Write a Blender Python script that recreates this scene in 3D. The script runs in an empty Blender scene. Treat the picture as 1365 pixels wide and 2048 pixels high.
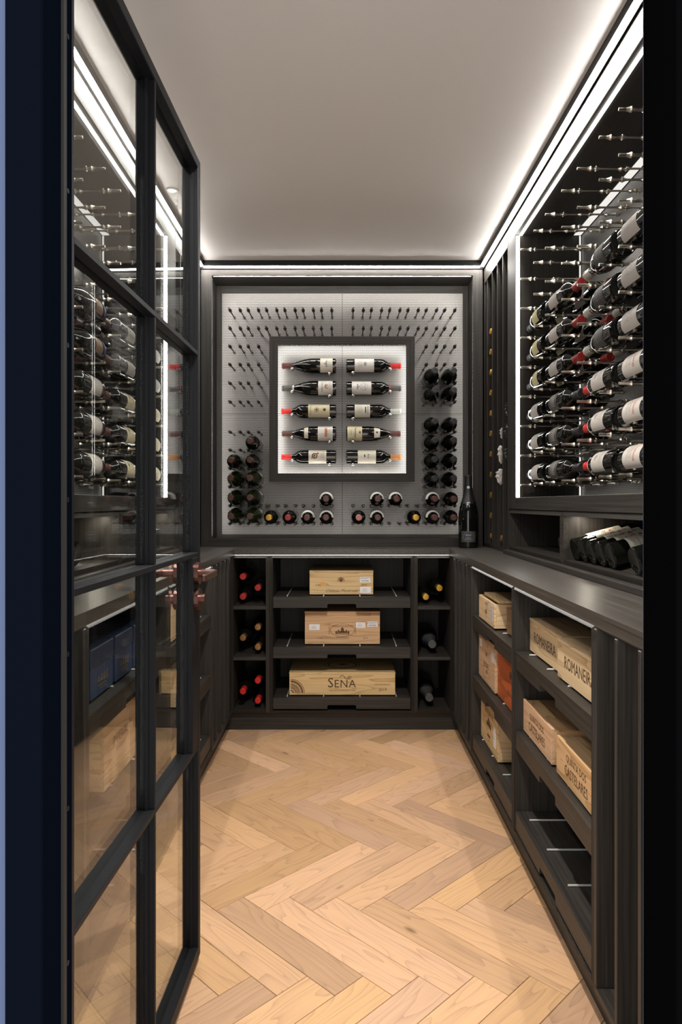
import bpy, bmesh, math, random
from mathutils import Vector, Matrix

# ------------------------------------------------------------------ camera, world, exposure
SC = bpy.context.scene
C = SC.collection
EYE = 1.12
FPX = 1395.0
cam_d = bpy.data.cameras.new('camera')
cam = bpy.data.objects.new('camera', cam_d)
C.objects.link(cam)
cam.location = (0, 0, EYE)
cam.rotation_euler = (math.pi / 2, 0, 0)
cam_d.sensor_fit = 'HORIZONTAL'
cam_d.sensor_width = 36.0
cam_d.lens = 36.0 * FPX / 1365.0
cam_d.shift_x = -4.0 / 1365.0
cam_d.shift_y = -17.0 / 1365.0
cam_d.clip_start = 0.02
SC.camera = cam

world = bpy.data.worlds.new('hall_daylight')
SC.world = world
world.use_nodes = True
world.node_tree.nodes['Background'].inputs[0].default_value = (1.0, 0.96, 0.90, 1)
world.node_tree.nodes['Background'].inputs[1].default_value = 2.7

SC.view_settings.view_transform = 'Standard'
SC.view_settings.look = 'None'
SC.view_settings.gamma = 1.0
SC.view_settings.use_curve_mapping = False
SC.view_settings.exposure = 0.0
SC.cycles.use_denoising = True
SC.cycles.max_bounces = 9
SC.cycles.diffuse_bounces = 5
SC.cycles.glossy_bounces = 5
SC.cycles.transparent_max_bounces = 16
SC.cycles.caustics_reflective = False
SC.cycles.caustics_refractive = False
SC.cycles.sample_clamp_indirect = 6.0

L_CEIL = 95.0      # ceiling perimeter strips
L_CAB = 13.0       # strips inside the tall peg cabinets
L_BACK = 12.5      # strips hidden behind the frames of the back display
L_COUNTER = 9.0   # strips under the worktop lip
WHITE = (1.0, 0.965, 0.90)

DOWNLIGHT = 185.0  # watts of the recessed ceiling downlight

random.seed(7)

# ------------------------------------------------------------------ materials
def nmat(name):
    m = bpy.data.materials.new(name)
    m.use_nodes = True
    nt = m.node_tree
    b = nt.nodes['Principled BSDF']
    return m, nt, b

def plain(name, col, rough=0.5, metal=0.0, spec=0.5):
    m, nt, b = nmat(name)
    b.inputs['Base Color'].default_value = (*col, 1)
    b.inputs['Roughness'].default_value = rough
    b.inputs['Metallic'].default_value = metal
    b.inputs['Specular IOR Level'].default_value = spec
    return m

def N(nt, typ, **kw):
    n = nt.nodes.new(typ)
    for k, v in kw.items():
        setattr(n, k, v)
    return n

def math_node(nt, op, a, b=None, c=None):
    n = nt.nodes.new('ShaderNodeMath')
    n.operation = op
    for i, v in enumerate((a, b, c)):
        if v is None:
            continue
        if isinstance(v, (int, float)):
            n.inputs[i].default_value = v
        else:
            nt.links.new(v, n.inputs[i])
    return n.outputs[0]

def ramp(nt, fac, stops):
    r = nt.nodes.new('ShaderNodeValToRGB')
    e = r.color_ramp.elements
    while len(e) < len(stops):
        e.new(0.5)
    for i, (p, c) in enumerate(stops):
        e[i].position = p
        e[i].color = (*c, 1)
    nt.links.new(fac, r.inputs[0])
    return r.outputs[0]

def grain_coords(nt, axis, along, across, offset=False):
    tc = N(nt, 'ShaderNodeTexCoord')
    mp = N(nt, 'ShaderNodeMapping')
    s = [across] * 3
    s[axis] = along
    mp.inputs['Scale'].default_value = s
    nt.links.new(tc.outputs['Object'], mp.inputs['Vector'])
    if offset:
        oi = N(nt, 'ShaderNodeObjectInfo')
        ad = N(nt, 'ShaderNodeVectorMath', operation='SCALE')
        cv = N(nt, 'ShaderNodeCombineXYZ')
        for i in range(3):
            nt.links.new(oi.outputs['Random'], cv.inputs[i])
        nt.links.new(cv.outputs[0], ad.inputs[0])
        ad.inputs['Scale'].default_value = 37.0
        nt.links.new(ad.outputs[0], mp.inputs['Location'])
    return mp.outputs[0]

def dark_wood(name, axis, gain=1.0, rough=0.48, spec=0.30):
    m, nt, b = nmat(name)
    v = grain_coords(nt, axis, 2.0, 160.0)
    n1 = N(nt, 'ShaderNodeTexNoise')
    n1.inputs['Scale'].default_value = 1.0
    n1.inputs['Detail'].default_value = 6.0
    n1.inputs['Roughness'].default_value = 0.65
    nt.links.new(v, n1.inputs['Vector'])
    col = ramp(nt, n1.outputs[0], [(0.28, (0.013 * gain, 0.0112 * gain, 0.0098 * gain)), (0.5, (0.030 * gain, 0.0262 * gain, 0.0228 * gain)), (0.72, (0.052 * gain, 0.0462 * gain, 0.0405 * gain))])
    nt.links.new(col, b.inputs['Base Color'])
    b.inputs['Roughness'].default_value = rough
    b.inputs['Specular IOR Level'].default_value = spec
    bp = N(nt, 'ShaderNodeBump')
    bp.inputs['Strength'].default_value = 0.12
    bp.inputs['Distance'].default_value = 0.001
    nt.links.new(n1.outputs[0], bp.inputs['Height'])
    nt.links.new(bp.outputs[0], b.inputs['Normal'])
    return m

def ring_wood(name, axis, light, mid, dark, along=0.8, across=7.0, rough=0.55, offset=True, vary=0.0, bands=11.0, ring_amt=0.55):
    """plain-sawn timber: cathedral growth lines along one axis plus fine pores"""
    m, nt, b = nmat(name)
    v = grain_coords(nt, axis, along, across, offset)
    n1 = N(nt, 'ShaderNodeTexNoise')
    n1.inputs['Scale'].default_value = 1.0
    n1.inputs['Detail'].default_value = 2.0
    nt.links.new(v, n1.inputs['Vector'])
    bands_v = math_node(nt, 'POWER', math_node(nt, 'FRACT', math_node(nt, 'MULTIPLY', n1.outputs[0], bands)), 2.6)
    v2 = grain_coords(nt, axis, 6.0, 260.0, offset)
    n2 = N(nt, 'ShaderNodeTexNoise')
    n2.inputs['Scale'].default_value = 1.0
    n2.inputs['Detail'].default_value = 4.0
    nt.links.new(v2, n2.inputs['Vector'])
    f = math_node(nt, 'ADD', math_node(nt, 'MULTIPLY', bands_v, ring_amt), math_node(nt, 'MULTIPLY', n2.outputs[0], 1.02 - ring_amt))
    col = ramp(nt, f, [(0.18, light), (0.55, mid), (0.88, dark)])
    out = col
    if vary > 0:
        oi = N(nt, 'ShaderNodeObjectInfo')
        hs = N(nt, 'ShaderNodeHueSaturation')
        r1 = math_node(nt, 'FRACT', math_node(nt, 'MULTIPLY', oi.outputs['Random'], 7.31))
        nt.links.new(math_node(nt, 'ADD', 1.0 - vary * 0.55, math_node(nt, 'MULTIPLY', oi.outputs['Random'], vary)), hs.inputs['Value'])
        nt.links.new(math_node(nt, 'ADD', 0.97, math_node(nt, 'MULTIPLY', r1, 0.16)), hs.inputs['Saturation'])
        nt.links.new(math_node(nt, 'ADD', 0.493, math_node(nt, 'MULTIPLY', r1, 0.010)), hs.inputs['Hue'])
        nt.links.new(out, hs.inputs['Color'])
        out = hs.outputs[0]
    nt.links.new(out, b.inputs['Base Color'])
    b.inputs['Roughness'].default_value = rough
    b.inputs['Specular IOR Level'].default_value = 0.35
    bp = N(nt, 'ShaderNodeBump')
    bp.inputs['Strength'].default_value = 0.10
    bp.inputs['Distance'].default_value = 0.0008
    nt.links.new(n2.outputs[0], bp.inputs['Height'])
    nt.links.new(bp.outputs[0], b.inputs['Normal'])
    return m

def oak_floor():
    m = ring_wood('oak_floor', 0, (0.62, 0.395, 0.232), (0.525, 0.338, 0.210), (0.370, 0.225, 0.130),
                  along=1.5, across=9.0, rough=0.40, vary=0.38, bands=15.0, ring_amt=0.36)
    nt = m.node_tree
    b = nt.nodes['Principled BSDF']
    src = b.inputs['Base Color'].links[0].from_socket
    v = grain_coords(nt, 0, 5.0, 14.0, True)
    vo = N(nt, 'ShaderNodeTexVoronoi')
    vo.inputs['Scale'].default_value = 0.62
    nt.links.new(v, vo.inputs['Vector'])
    k = ramp(nt, vo.outputs['Distance'], [(0.0, (1, 1, 1)), (0.035, (0.7, 0.7, 0.7)), (0.085, (0, 0, 0))])
    mx = N(nt, 'ShaderNodeMix', data_type='RGBA')
    nt.links.new(k, mx.inputs['Factor'])
    nt.links.new(src, mx.inputs['A'])
    mx.inputs['B'].default_value = (0.14, 0.075, 0.035, 1)
    nt.links.new(mx.outputs['Result'], b.inputs['Base Color'])
    return m

def perforated(name, axis_u, pitch=0.0072):
    """thin pale metal sheet with staggered round holes, seen right through"""
    m, nt, b = nmat(name)
    tc = N(nt, 'ShaderNodeTexCoord')
    sp = N(nt, 'ShaderNodeSeparateXYZ')
    nt.links.new(tc.outputs['Object'], sp.inputs[0])
    u = math_node(nt, 'DIVIDE', sp.outputs[axis_u], pitch)
    w = math_node(nt, 'DIVIDE', sp.outputs[2], pitch * math.sqrt(3))
    def d2(off):
        a = math_node(nt, 'SUBTRACT', math_node(nt, 'FRACT', math_node(nt, 'ADD', u, off)), 0.5)
        c = math_node(nt, 'MULTIPLY', math_node(nt, 'SUBTRACT', math_node(nt, 'FRACT', math_node(nt, 'ADD', w, off)), 0.5), math.sqrt(3))
        return math_node(nt, 'ADD', math_node(nt, 'MULTIPLY', a, a), math_node(nt, 'MULTIPLY', c, c))
    hole = math_node(nt, 'LESS_THAN', math_node(nt, 'MINIMUM', d2(0.0), d2(0.5)), 0.392 ** 2)
    b.inputs['Base Color'].default_value = (0.48, 0.465, 0.455, 1)
    b.inputs['Metallic'].default_value = 0.75
    b.inputs['Roughness'].default_value = 0.45
    tr = N(nt, 'ShaderNodeBsdfTransparent')
    mx = N(nt, 'ShaderNodeMixShader')
    nt.links.new(hole, mx.inputs[0])
    nt.links.new(b.outputs[0], mx.inputs[1])
    nt.links.new(tr.outputs[0], mx.inputs[2])
    nt.links.new(mx.outputs[0], nt.nodes['Material Output'].inputs['Surface'])
    return m

def pane_glass(name):
    """clear sheet glass: Schlick reflection over straight transmission"""
    m, nt, b = nmat(name)
    nt.nodes.remove(b)
    ge = N(nt, 'ShaderNodeNewGeometry')
    dt = N(nt, 'ShaderNodeVectorMath', operation='DOT_PRODUCT')
    nt.links.new(ge.outputs['Normal'], dt.inputs[0])
    nt.links.new(ge.outputs['Incoming'], dt.inputs[1])
    c = math_node(nt, 'ABSOLUTE', dt.outputs['Value'])
    r = math_node(nt, 'ADD', 0.04, math_node(nt, 'MULTIPLY', 0.96, math_node(nt, 'POWER', math_node(nt, 'SUBTRACT', 1.0, c), 5.0)))
    tr = N(nt, 'ShaderNodeBsdfTransparent')
    tr.inputs[0].default_value = (0.965, 0.98, 0.97, 1)
    gl = N(nt, 'ShaderNodeBsdfGlossy')
    gl.inputs['Roughness'].default_value = 0.0
    gl.inputs['Color'].default_value = (0.97, 0.98, 0.98, 1)
    mx = N(nt, 'ShaderNodeMixShader')
    nt.links.new(r, mx.inputs[0])
    nt.links.new(tr.outputs[0], mx.inputs[1])
    nt.links.new(gl.outputs[0], mx.inputs[2])
    nt.links.new(mx.outputs[0], nt.nodes['Material Output'].inputs['Surface'])
    return m

def glow(name, strength, col=WHITE):
    m, nt, b = nmat(name)
    nt.nodes.remove(b)
    e = N(nt, 'ShaderNodeEmission')
    e.inputs[0].default_value = (*col, 1)
    e.inputs[1].default_value = strength
    nt.links.new(e.outputs[0], nt.nodes['Material Output'].inputs['Surface'])
    return m

def paint(name, col, rough=0.8):
    m, nt, b = nmat(name)
    tc = N(nt, 'ShaderNodeTexCoord')
    n1 = N(nt, 'ShaderNodeTexNoise')
    n1.inputs['Scale'].default_value = 300.0
    nt.links.new(tc.outputs['Object'], n1.inputs['Vector'])
    b.inputs['Base Color'].default_value = (*col, 1)
    b.inputs['Roughness'].default_value = rough
    bp = N(nt, 'ShaderNodeBump')
    bp.inputs['Strength'].default_value = 0.03
    bp.inputs['Distance'].default_value = 0.0005
    nt.links.new(n1.outputs[0], bp.inputs['Height'])
    nt.links.new(bp.outputs[0], b.inputs['Normal'])
    return m

def matt(name, col):
    m, nt, b = nmat(name)
    nt.nodes.remove(b)
    d = N(nt, 'ShaderNodeBsdfDiffuse')
    d.inputs[0].default_value = (*col, 1)
    nt.links.new(d.outputs[0], nt.nodes['Material Output'].inputs['Surface'])
    return m

M = {}
for i, a in enumerate('xyz'):
    M['wood_' + a] = dark_wood('dark_stained_oak_' + a, i, 0.9)
    M['crate_' + a] = ring_wood('pale_pine_' + a, i, (0.62, 0.46, 0.265), (0.55, 0.39, 0.21), (0.36, 0.225, 0.105), along=1.3, across=13.0, vary=0.14)
    M['crate_pink_' + a] = ring_wood('rosy_pine_' + a, i, (0.58, 0.39, 0.24), (0.50, 0.32, 0.18), (0.33, 0.18, 0.09), along=1.3, across=13.0, vary=0.14)
M['crate_orange'] = ring_wood('orange_stained_pine', 1, (0.42, 0.10, 0.028), (0.35, 0.075, 0.02), (0.22, 0.045, 0.012))
M['crate_brown'] = ring_wood('brown_stained_pine', 1, (0.20, 0.11, 0.055), (0.16, 0.085, 0.042), (0.10, 0.05, 0.025))
M['wood_top'] = dark_wood('satin_worktop_oak', 1, 1.7, 0.36, 0.5)
M['floor'] = oak_floor()
M['subfloor'] = plain('dark_underlay', (0.03, 0.02, 0.014), 0.9)
M['ceiling'] = paint('ceiling_paint', (0.94, 0.92, 0.90), 0.9)
M['wallpaint'] = paint('hall_wall_paint', (0.046, 0.073, 0.158), 0.8)
M['inner'] = paint('dark_inner_wall', (0.03, 0.028, 0.026), 0.8)
M['black'] = plain('black_shadow_gap', (0.006, 0.006, 0.006), 0.7)
M['steel'] = plain('black_powder_coated_steel', (0.008, 0.0085, 0.0105), 0.5, 0.0, 0.14)
M['navy'] = plain('navy_black_steel', (0.008, 0.011, 0.020), 0.5, 0.0, 0.2)
M['navy_jamb'] = matt('matt_navy_black_steel', (0.0020, 0.0031, 0.0064))
M['jamb'] = matt('matt_black_steel', (0.0016, 0.0016, 0.0019))
M['perf_x'] = perforated('perforated_metal_back', 0)
M['perf_y'] = perforated('perforated_metal_side', 1)
M['pane'] = pane_glass('door_glass')
M['led'] = glow('led_ceiling', L_CEIL)
M['led_cab'] = glow('led_cabinet', L_CAB)
M['led_back'] = glow('led_display', L_BACK)
M['led_back_top'] = glow('led_display_top', L_BACK * 4.2)
M['led_back_side'] = glow('led_display_side', L_BACK * 1.5)
M['led_square'] = glow('led_square_frame', L_BACK * 1.9)
M['led_soft'] = glow('led_panel_edge', 0.9)
M['led_counter'] = glow('led_counter', L_COUNTER)
M['spot'] = glow('spot_lamp', 170.0, (1.0, 0.9, 0.74))
M['spot_soft'] = glow('ceiling_spot_lamp', 2.5)
M['nickel'] = plain('brushed_nickel', (0.62, 0.57, 0.49), 0.28, 1.0)
M['peg_shaded'] = plain('shaded_peg_metal', (0.10, 0.088, 0.075), 0.35, 0.9)  # darker copy of the peg metal; shade over the display put into colour
M['chrome'] = plain('polished_steel', (0.75, 0.74, 0.72), 0.18, 1.0)
M['bronze'] = plain('antique_bronze', (0.13, 0.065, 0.055), 0.32, 0.9)
M['pin'] = plain('satin_steel_pin', (0.78, 0.77, 0.75), 0.35, 0.55)
M['white'] = plain('white_plastic', (0.8, 0.8, 0.78), 0.4)
# bottles
M['glass'] = plain('dark_bottle_glass', (0.0045, 0.0048, 0.0038), 0.06, 0.0, 0.6)
M['glass_green'] = plain('green_bottle_glass', (0.014, 0.019, 0.006), 0.07, 0.0, 0.6)
M['glass_matt'] = plain('matt_black_bottle', (0.008, 0.008, 0.009), 0.32)
M['wine_red'] = plain('bright_red_capsule', (0.50, 0.018, 0.016), 0.30)
M['deep_red'] = plain('deep_red_capsule', (0.28, 0.018, 0.016), 0.32)
M['maroon'] = plain('maroon_capsule', (0.085, 0.024, 0.020), 0.35)
M['brown_cap'] = plain('brown_capsule', (0.075, 0.032, 0.020), 0.35)
M['orange_cap'] = plain('orange_capsule', (0.42, 0.17, 0.045), 0.35)
M['pink_cap'] = plain('pink_capsule', (0.45, 0.16, 0.15), 0.35)
M['black_cap'] = plain('black_capsule', (0.012, 0.012, 0.013), 0.4)
M['grey_cap'] = plain('charcoal_capsule', (0.06, 0.06, 0.058), 0.4)
M['clear_cap'] = plain('pale_capsule', (0.42, 0.45, 0.40), 0.25)
M['white_cap'] = plain('white_foil_capsule', (0.52, 0.50, 0.45), 0.3, 0.3)
M['gold_cap'] = plain('gold_foil_capsule', (0.70, 0.40, 0.07), 0.28, 0.8)
M['bronze_cap'] = plain('bronze_foil_capsule', (0.45, 0.24, 0.10), 0.3, 0.8)
M['paper'] = plain('cream_label_paper', (0.66, 0.62, 0.52), 0.7)
M['paper_white'] = plain('white_label_paper', (0.66, 0.63, 0.60), 0.7)
M['paper_white_shaded'] = plain('shaded_white_label_paper', (0.43, 0.40, 0.37), 0.7)  # white label paper darkened; shade on the pegged bottles put into its colour
M['paper_yellow'] = plain('yellow_label_paper', (0.55, 0.50, 0.26), 0.7)
M['paper_ivory'] = plain('ivory_label_paper', (0.60, 0.54, 0.36), 0.7)
M['paper_black'] = plain('black_label_paper', (0.04, 0.037, 0.034), 0.6)
M['paper_brown'] = plain('brown_label_paper', (0.22, 0.13, 0.085), 0.6)
M['paper_blue'] = plain('blue_label_paper', (0.03, 0.05, 0.22), 0.6)
M['sticker'] = plain('white_sticker', (0.72, 0.72, 0.74), 0.6)
M['sticker_grey'] = plain('grey_sticker', (0.50, 0.52, 0.56), 0.6)
M['orange_tag'] = plain('orange_tag', (0.75, 0.28, 0.02), 0.6)
M['ink'] = plain('black_ink', (0.025, 0.02, 0.017), 0.7)
M['ink_brown'] = plain('brown_branded_ink', (0.11, 0.05, 0.022), 0.7)
M['ink_dark'] = plain('dark_branded_ink', (0.055, 0.035, 0.022), 0.7)
M['ink_red'] = plain('red_ink', (0.42, 0.05, 0.03), 0.7)
M['ink_grey'] = plain('grey_ink', (0.22, 0.21, 0.20), 0.7)
M['ink_white'] = plain('white_ink', (0.72, 0.70, 0.66), 0.7)
M['ink_gold'] = plain('gold_ink', (0.40, 0.28, 0.08), 0.45, 0.5)
M['ink_silver'] = plain('silver_blue_ink', (0.16, 0.19, 0.24), 0.4)
M['blue_box'] = plain('navy_blue_card', (0.021, 0.037, 0.080), 0.45)
M['black_box'] = plain('black_card', (0.02, 0.02, 0.021), 0.40)
M['tissue'] = plain('white_tissue', (0.55, 0.53, 0.50), 0.8)
M['crinkle'] = plain('black_crinkled_film', (0.03, 0.032, 0.03), 0.2)

# ------------------------------------------------------------------ mesh helpers
def mk(name, verts, faces, mat, parent=None, smooth=False, fix=True, local=False):
    me = bpy.data.meshes.new(name)
    me.from_pydata([tuple(v) for v in verts], [], faces)
    if fix:
        bm = bmesh.new()
        bm.from_mesh(me)
        bmesh.ops.recalc_face_normals(bm, faces=bm.faces)
        bm.to_mesh(me)
        bm.free()
    if smooth:
        me.polygons.foreach_set('use_smooth', [True] * len(me.polygons))
    if mat is not None:
        me.materials.append(M[mat] if isinstance(mat, str) else mat)
    return link(name, me, parent, local)

def link(name, me, parent=None, local=False):
    o = bpy.data.objects.new(name, me)
    C.objects.link(o)
    if parent is not None:
        o.parent = parent
        if not local:
            o.matrix_parent_inverse = MW[parent.name].inverted()
    return o

MW = {}
def thing(name, label, cat, loc=(0, 0, 0), group=None, kind=None, mat4=None):
    o = bpy.data.objects.new(name, None)
    o.empty_display_size = 0.05
    C.objects.link(o)
    if mat4 is None:
        mat4 = Matrix.Translation(loc)
    o.matrix_world = mat4
    MW[o.name] = mat4.copy()
    tag(o, label, cat, group, kind)
    return o

def tag(o, label, cat=None, group=None, kind=None):
    if label:
        o['label'] = label
    if cat:
        o['category'] = cat
    if group:
        o['group'] = group
    if kind:
        o['kind'] = kind
    return o

BOXF = [(0, 1, 3, 2), (4, 6, 7, 5), (0, 4, 5, 1), (2, 3, 7, 6), (0, 2, 6, 4), (1, 5, 7, 3)]

def box_mesh(p0, p1, fn=None, bev=0.0):
    vs = [(x, y, z) for x in (p0[0], p1[0]) for y in (p0[1], p1[1]) for z in (p0[2], p1[2])]
    if bev > 0:
        bm = bmesh.new()
        bv = [bm.verts.new(v) for v in vs]
        for f in BOXF:
            bm.faces.new([bv[i] for i in f])
        bmesh.ops.recalc_face_normals(bm, faces=bm.faces)
        bmesh.ops.bevel(bm, geom=list(bm.edges), offset=bev, segments=1, affect='EDGES', profile=0.5)
        vs = [tuple(v.co) for v in bm.verts]
        bm.verts.index_update()
        fs = [[v.index for v in f.verts] for f in bm.faces]
        bm.free()
    else:
        fs = BOXF
    if fn:
        vs = [fn(*v) for v in vs]
    return vs, fs

def box(name, p0, p1, mat, parent=None, bev=0.0):
    vs, fs = box_mesh(p0, p1, None, bev)
    return mk(name, vs, fs, mat, parent)

class Frame:
    """run coordinate u, depth d behind the face, height z"""
    def __init__(self, fn, s, wu, wd):
        self.fn, self.s, self.wu, self.wd = fn, s, wu, wd
    def box(self, name, u0, u1, d0, d1, z0, z1, mat, parent=None, bev=0.0):
        vs, fs = box_mesh((u0, d0, z0), (u1, d1, z1), self.fn, bev)
        return mk(name, vs, fs, mat, parent)
    def prism(self, name, poly, d0, d1, mat, parent=None):
        n = len(poly)
        vs = [self.fn(u, d0, z) for u, z in poly] + [self.fn(u, d1, z) for u, z in poly]
        fs = [list(range(n)), list(range(2 * n - 1, n - 1, -1))]
        fs += [[i, (i + 1) % n, (i + 1) % n + n, i + n] for i in range(n)]
        return mk(name, vs, fs, mat, parent)
    def at(self, u, d, z):
        return Vector(self.fn(u, d, z))

LX = -0.012            # the room's centre line lies a hair beside the camera
def right(face):
    return Frame(lambda u, d, z: (face + d, u, z), -1, 'wood_y', 'wood_x')
def left(face):
    return Frame(lambda u, d, z: (LX - face - d, u, z), 1, 'wood_y', 'wood_x')
def back(face):
    return Frame(lambda u, d, z: (u, face + d, z), 1, 'wood_x', 'wood_y')

def ring(F, name, u0, u1, z0, z1, w, cham, depth, mat, parent=None, wz=None):
    """picture-frame member whose outer arris is chamfered"""
    wz = w if wz is None else wz
    def loop(a, d, b):
        return [F.fn(u, d, z) for u, z in ((u0 + a, z0 + b), (u1 - a, z0 + b), (u1 - a, z1 - b), (u0 + a, z1 - b))]
    vs = loop(0, depth, 0) + loop(0, cham, 0) + loop(w, 0, wz) + loop(w, depth, wz)
    fs = []
    for k in range(4):
        a, b = k * 4, ((k + 1) % 4) * 4
        for i in range(4):
            j = (i + 1) % 4
            fs.append([a + i, a + j, b + j, b + i])
    return mk(name, vs, fs, mat, parent)

def lathe_data(prof, seg=20):
    vs, fs = [], []
    n = len(prof)
    for k in range(seg):
        a = 2 * math.pi * k / seg
        for r, z in prof:
            vs.append((r * math.cos(a), r * math.sin(a), z))
    for k in range(seg):
        k2 = (k + 1) % seg
        for i in range(n - 1):
            fs.append([k * n + i, k2 * n + i, k2 * n + i + 1, k * n + i + 1])
    b0 = len(vs)
    fs.append([k * n for k in range(seg)][::-1])
    fs.append([k * n + n - 1 for k in range(seg)])
    return vs, fs

def lathe(name, prof, mat, seg=20, smooth=True):
    vs, fs = lathe_data(prof, seg)
    me = bpy.data.meshes.new(name)
    me.from_pydata(vs, [], fs)
    bm = bmesh.new()
    bm.from_mesh(me)
    bmesh.ops.recalc_face_normals(bm, faces=bm.faces)
    bm.to_mesh(me)
    bm.free()
    me.polygons.foreach_set('use_smooth', [len(p.vertices) == 4 and smooth for p in me.polygons])
    me.set_sharp_from_angle(angle=math.radians(38))
    me.materials.append(M[mat])
    return me

def cyl_between(name, a, b, r, mat, parent=None, seg=12):
    a, b = Vector(a), Vector(b)
    d = (b - a)
    q = d.to_track_quat('Z', 'Y').to_matrix().to_4x4()
    vs, fs = lathe_data([(r, 0), (r, d.length)], seg)
    T = Matrix.Translation(a) @ q
    return mk(name, [T @ Vector(v) for v in vs], fs, mat, parent)

# ---- lettering
_TXT = {}
def text_geo(s, size, shear=0.0, space=1.0):
    key = (s, shear, space)
    if key not in _TXT:
        cu = bpy.data.curves.new('lettering', 'FONT')
        cu.body = s
        cu.size = 1.0
        cu.align_x = 'CENTER'
        cu.align_y = 'CENTER'
        cu.resolution_u = 2
        cu.shear = shear
        cu.space_character = space
        o = bpy.data.objects.new('lettering', cu)
        C.objects.link(o)
        dg = bpy.context.evaluated_depsgraph_get()
        me = bpy.data.meshes.new_from_object(o.evaluated_get(dg))
        _TXT[key] = ([tuple(v.co)[:2] for v in me.vertices], [list(p.vertices) for p in me.polygons])
        bpy.data.objects.remove(o)
        bpy.data.curves.remove(cu)
        bpy.data.meshes.remove(me)
    v, f = _TXT[key]
    return [(x * size, y * size) for x, y in v], f

class Art:
    """flat print: shapes in a 2D (x right, y up) plane, later laid on a surface"""
    def __init__(self):
        self.v, self.f = [], []
    def _add(self, v, f):
        k = len(self.v)
        self.v += v
        self.f += [[i + k for i in p] for p in f]
        return self
    def text(self, s, x, y, size, shear=0.0, rot=0.0, sx=1.0, space=1.0):
        v, f = text_geo(s, size, shear, space)
        c, n = math.cos(rot), math.sin(rot)
        return self._add([(x + c * a * sx - n * b, y + n * a * sx + c * b) for a, b in v], f)
    def rect(self, x, y, w, h):
        n = max(1, int(w / 0.005))
        v = []
        for i in range(n + 1):
            u = x - w / 2 + w * i / n
            v += [(u, y - h / 2), (u, y + h / 2)]
        return self._add(v, [[2 * i, 2 * i + 2, 2 * i + 3, 2 * i + 1] for i in range(n)])
    def disc(self, x, y, r, ry=None, n=14):
        ry = r if ry is None else ry
        return self._add([(x + r * math.cos(2 * math.pi * i / n), y + ry * math.sin(2 * math.pi * i / n)) for i in range(n)], [list(range(n))])
    def arc(self, x, y, r0, r1, a0=0.0, a1=360.0, n=20, ry=1.0):
        v, f = [], []
        for i in range(n + 1):
            a = math.radians(a0 + (a1 - a0) * i / n)
            v += [(x + r0 * math.cos(a), y + r0 * math.sin(a) * ry), (x + r1 * math.cos(a), y + r1 * math.sin(a) * ry)]
        for i in range(n):
            f.append([2 * i, 2 * i + 1, 2 * i + 3, 2 * i + 2])
        return self._add(v, f)
    def poly(self, pts):
        return self._add(list(pts), [list(range(len(pts)))])
    def crest(self, x, y, s):
        self.poly([(x - .5 * s, y + .4 * s), (x - .5 * s, y - .1 * s), (x, y - .6 * s), (x + .5 * s, y - .1 * s), (x + .5 * s, y + .4 * s)])
        self.poly([(x - .5 * s, y + .48 * s), (x - .55 * s, y + .85 * s), (x - .25 * s, y + .62 * s), (x, y + .95 * s), (x + .25 * s, y + .62 * s), (x + .55 * s, y + .85 * s), (x + .5 * s, y + .48 * s)])
        for k in (-1, 1):
            self.arc(x + k * .78 * s, y - .1 * s, .16 * s, .26 * s, n=10)
            self.arc(x + k * .72 * s, y + .42 * s, .1 * s, .2 * s, n=10)
        return self
    def house(self, x, y, s):
        self.rect(x, y, 1.6 * s, .35 * s)
        self.rect(x, y + .3 * s, .5 * s, .4 * s)
        self.poly([(x - .32 * s, y + .5 * s), (x + .32 * s, y + .5 * s), (x, y + .85 * s)])
        for k in (-1, 1):
            self.poly([(x + k * .8 * s, y + .18 * s), (x + k * .5 * s, y + .18 * s), (x + k * .65 * s, y + .5 * s)])
            self.disc(x + k * 1.0 * s, y - .05 * s, .18 * s, .28 * s, 8)
        self.rect(x, y - .3 * s, 2.2 * s, .06 * s)
        return self
    def scribble(self, x, y, w, h):
        n = max(4, int(w / h * 1.6))
        for i in range(n):
            u = x - w / 2 + w * i / (n - 1)
            k = h * (0.5 + 0.5 * ((i * 5) % 4) / 3)
            self.poly([(u - h * .18, y - k * .5), (u, y - k * .5), (u + h * .30, y + k * .5), (u + h * .12, y + k * .5)])
            self.arc(u + h * .2, y - k * .25, h * .14, h * .24, 150, 390, 6)
        return self
    def lines(self, x, y, w, n, gap, h):
        for i in range(n):
            self.rect(x, y - i * gap, w * (0.75 + 0.25 * ((i * 7) % 3) / 2), h)
        return self
    def on(self, name, fn, mat, parent, local=False):
        return mk(name, [fn(x, y) for x, y in self.v], self.f, mat, parent, fix=False, local=local)

# ------------------------------------------------------------------ the setting
XW = 1.060                                   # side walls behind the joinery
YBW = 3.900
H = 2.376
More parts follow.
